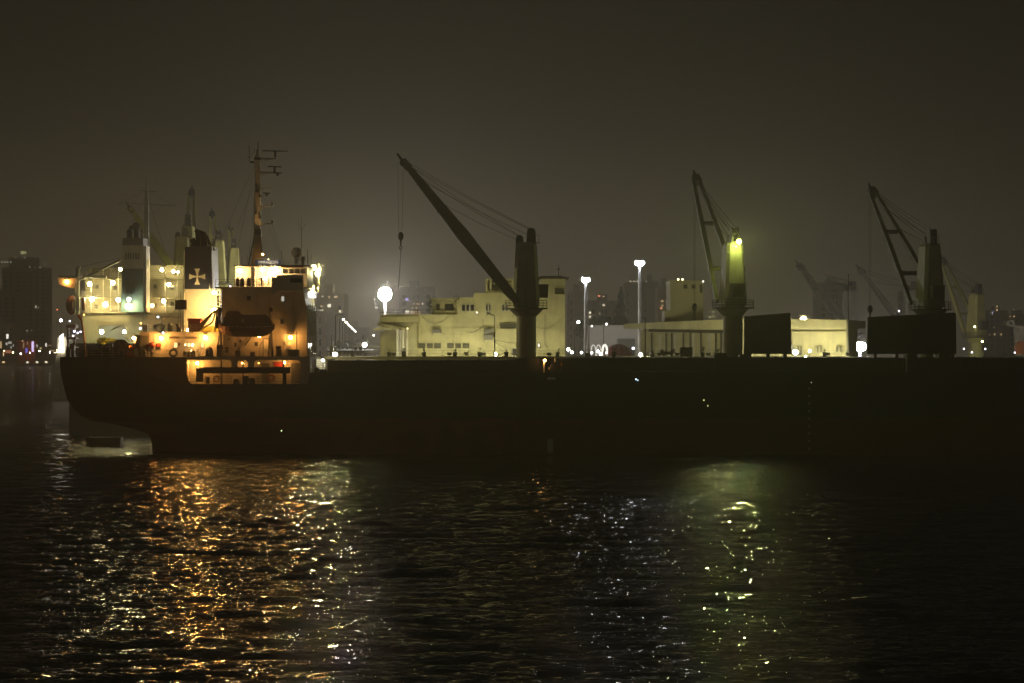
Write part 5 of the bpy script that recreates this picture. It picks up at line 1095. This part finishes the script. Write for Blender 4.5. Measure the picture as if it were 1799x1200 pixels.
tower(1034, 1090, 528, 1400, 'broad faint block behind the round dark tree', 'tower2', lit=((1053,520,4,2.5,3.0,(1,.3,.15)), (1061,521,2.5,2,1.8,cO), (1061,536,4,3,1.8,cW), (1037,549.5,3.5,3.5,3.0,cW), (1037,557,3,4,3.0,cW), (1054,551,1.5,3,.8,cW)))
tower(1100, 1128, 496, 1200, 'tall tower block behind the tallest light mast', lit=((1108,494,3,1.5,1.6,cW), (1114,494,3,1.5,1.6,cW), (1120,494,3,1.5,1.6,cW), (1126,494,2,1.5,1.6,cW), (1091,503,1.5,1.5,1.2,cW)))
tower(1131, 1157, 494, 1250, 'tall tower block just right of the tallest light mast', 'tower2', lit=((1136,494,2,1.3,1.0,cW),))
tower(1158, 1179, 502, 1150, 'narrower tower block touching the square tower of the canopy hall', lit=((1164,529,4,2.5,1.2,cO), (1164,537,3,2.5,1.0,cO), (1162,541.5,4,3,1.5,(1,.45,.2)), (1178,529,1.5,4,2.0,cW), (1171,564,1.6,2,2.5,cW), (1174.5,564,1.6,2,2.5,cW)))
tower(1438, 1496, 496, 1700, 'faint wide tower block behind the bare pole', 'tower2')
tower(1588, 1612, 510, 1900, 'very faint tower block left of the third deck crane', 'tower2')
tower(1738, 1770, 545, 2200, 'faint low tower block at the far right with two stacked lights', 'tower2', lit=((1752,538.5,2.5,3,1.8,cO), (1752,544.5,3,3,2.2,cO), (1744,550,1.6,4,1.6,COOL), (1746,547,1.5,3,.6,(.5,.5,1)), (1748,587.5,2.5,3,1.6,cO), (1739,588,2,3,.8,cO), (1759.5,587.5,2.5,3,1.6,cO), (1747,575,2,2,.6,cO)))
tower(1772, 1812, 552, 2250, 'faint tower block at the right edge of the picture', 'tower2', lit=((1781.5,544.5,1.6,1.6,1.6,cW), (1782,556,3,2.5,1.8,cO), (1775,556,2.5,2,1.3,cO), (1789,538,1.5,1.5,.6,cO)))
tower(4, 82, 470, 2500, 'widest faint tower block at the left edge with a lit roof sign', 'tower2', step=(16,60,452), lit=((38.5,444,3,5,1.6,(1,1,.45)), (42,444,3,5,1.6,(1,1,.45)), (45.5,444,2.5,5,1.2,(1,1,.45)), (4,460.5,3,2,1.4,cW), (9,460.5,3,2,1.3,cW), (14,460.5,2.5,2,1.2,cW), (19,460.5,3,2,1.4,cW), (79.5,448,1.5,2,.9,cW), (80,464,1.5,4,.8,cW), (28,453,2,2,.7,cW), (44,453,1.5,4,.7,cW), (54,434,4,2,.4,(1,.2,.1)), (53,469,2,3,.8,cW), (62,470,1.5,1.5,.7,cW), (71,470,2.5,2.5,1.0,cW), (63.5,539,2.5,5,1.8,cW), (68,540,1.5,2,.9,cW), (48,581,2.5,2,1.3,cW), (56,581,2,1.5,.9,cW), (48,524.5,2,1.5,.6,cW)))
tower(-20, 30, 515, 2420, 'lower faint slab block at the left edge of the picture', 'tower2'); tower(-12, 26, 568, 2380, 'low block near the water at the left edge', 'tower')
# waterfront lights at far left
def lowb(a, b, t, d, Y, mat, label, lit=()):
    tb_ = empty('waterfront_building', P((a+b)/2, d, Y), label=label, cat='building'); mb = MB(); mb.box(X(a,Y), X(b,Y), Y, Y+12, 1.4, Z(t,Y)); mb.box(X(a,Y)-.5, X(b,Y)+.5, Y-.5, Y+12.5, Z(t,Y), Z(t,Y)+.6); build('walls', mb, M[mat], tb_)
    for (x_, y_, w_, h_, e, c) in lit:
        mb = MB(); p = P(x_,y_,Y-1); s_ = Y/F; mb.box(p.x-w_*s_/2, p.x+w_*s_/2, Y-1.2, Y-.9, p.z-h_*s_/2, p.z+h_*s_/2); build('lit_window', mb, emit(c, e, False), tb_)
lowb(33, 62, 599, 640, 2360, 'red', 'low waterfront building with violet and orange lights at the left', ((58,609,4,18,3.5,(.7,.6,1)), (47,616,3.5,8,2.0,(.25,.2,1)), (40,599,3,2,1.5,cO), (42,607,2,10,.7,cO), (49,603,2,6,.6,cO)))
lowb(-10, 30, 602, 640, 2361, 'roof', 'low dark waterfront building at the left edge with a string of lights', ((13.5,591,4,8,3.5,WHITE), (12,604,3,4,1.6,WHITE), (18,602,6,4,1.2,WHITE), (2,606,3,12,1.4,cO), (7,622,2.5,7,2.4,cO), (15,618,10,5,1.0,(1,.35,.2)), (20,610,2,4,1.2,WHITE), (24,607,2,4,.9,WHITE)))
lowb(63, 100, 612, 640, 2362, 'roof', 'long low dark waterfront shed left of the ship stern', ((65.5,608,2,5,1.6,WHITE), (81.5,606,3,6,2.6,WHITE), (72,612,4,3,1.4,YEL), (92,616,10,3,.9,cO), (88,607,6,1.5,.8,cO)))
SH = [(-14,618),(8,616),(23,619),(37,622),(53,620),(70,617),(88,619),(101,615)]
for i, (a, t) in enumerate(SH):
    p = P(a, t, 2338); lt = empty('shore_lamp', (p.x,p.y,1.6), label='%s lamp from the left along the far waterfront' % ORD[i], cat='street lamp', group='lamps along the far waterfront')
    mb = MB(); mb.cyl((p.x,p.y,1.6), p-Vector((0,0,.3)), .2, .14, 6); build('post', mb, M['steel'], lt); mb = MB(); mb.ball(p, .3, 8, 5); build('bulb', mb, M['bulb'], lt); point(lt, p, .45, (120,70,160,80,110,160,70,110)[i], WARM if i % 3 else WHITE)
for i, (a, t, w_) in enumerate(((49,629,3), (66,627,4), (7,637,3), (82,621,2))):
    tpn = P(a, HY+CH*F/2100*0+t, 2250-i*90); tpn.z = 0; Yv = 16.3*F/(t+2-HY) if t+2 > HY else 2200; Yv = min(Yv, 2300); x = X(a,Yv)
    bt = empty('small_boat', (x,Yv,0), label=('small boat with a warm light off the violet lit building','small boat with the brightest light off the shore','small boat with an orange light nearest the left edge','tiny boat just left of the ship stern')[i], cat='boat')
    mb = MB(); mb.prism([(x-6,1.2),(x-4.5,0),(x+4.5,0),(x+6,1.4)], Yv-1.4, Yv+1.4); build('boat_hull', mb, M['white'], bt); mb = MB(); mb.box(x-2, x+2, Yv-1, Yv+1, 1.2, 3); build('cabin', mb, M['white2'], bt)
    mb = MB(); mb.ball((x,Yv-1.2,2.6), .75, 6, 4, 1.4, 1, .8); build('lantern', mb, emit(cW if i != 2 else cO, 3.5, False), bt)
bt = empty('ferry', P(108,630,900), label='brightly lit small ferry with a glowing white side just left of the ship stern', cat='ferry'); xb = X(107.5,900)
mb = MB(); mb.prism([(xb-2.2,-.2),(xb+4,-.2),(xb+4,Z(623,900)),(xb-1.2,Z(623,900))], 898, 903); mb.box(xb-.9, xb+4, 899, 903, Z(623,900), Z(592,900)); build('boat_hull', mb, M['white'], bt)
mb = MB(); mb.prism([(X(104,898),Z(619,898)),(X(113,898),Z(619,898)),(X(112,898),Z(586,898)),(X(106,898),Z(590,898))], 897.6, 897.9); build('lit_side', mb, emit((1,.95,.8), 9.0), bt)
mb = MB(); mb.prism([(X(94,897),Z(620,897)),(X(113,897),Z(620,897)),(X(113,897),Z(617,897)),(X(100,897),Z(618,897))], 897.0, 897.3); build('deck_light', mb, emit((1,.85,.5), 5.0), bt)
flood(107.5, 563, 800, .3, 90, (1,.8,.8), 'small pinkish light above the lit ferry', 3.0)
flood(101, 544, 1500, .3, 8, (1,.15,.08), 'faint red light left of the dark red float', 3.0)

# ------------------------------------------------------------------ night haze over the harbour
mb = MB(); mb.box(-1400, 1600, -60, 3010, -4, 98)
hz = bpy.data.materials.new('haze'); hz.use_nodes = True; t = hz.node_tree
for x in list(t.nodes): t.nodes.remove(x)
o = t.nodes.new('ShaderNodeOutputMaterial'); v = t.nodes.new('ShaderNodeVolumePrincipled'); t.links.new(v.outputs[0], o.inputs['Volume'])
v.inputs['Color'].default_value = (.88,.85,.79,1); v.inputs['Density'].default_value = .00058; v.inputs['Anisotropy'].default_value = .38
hz.cycles.homogeneous_volume = True if hasattr(hz.cycles, 'homogeneous_volume') else None
ho = build('haze', mb, hz, at=(0,0,0), kind='stuff')
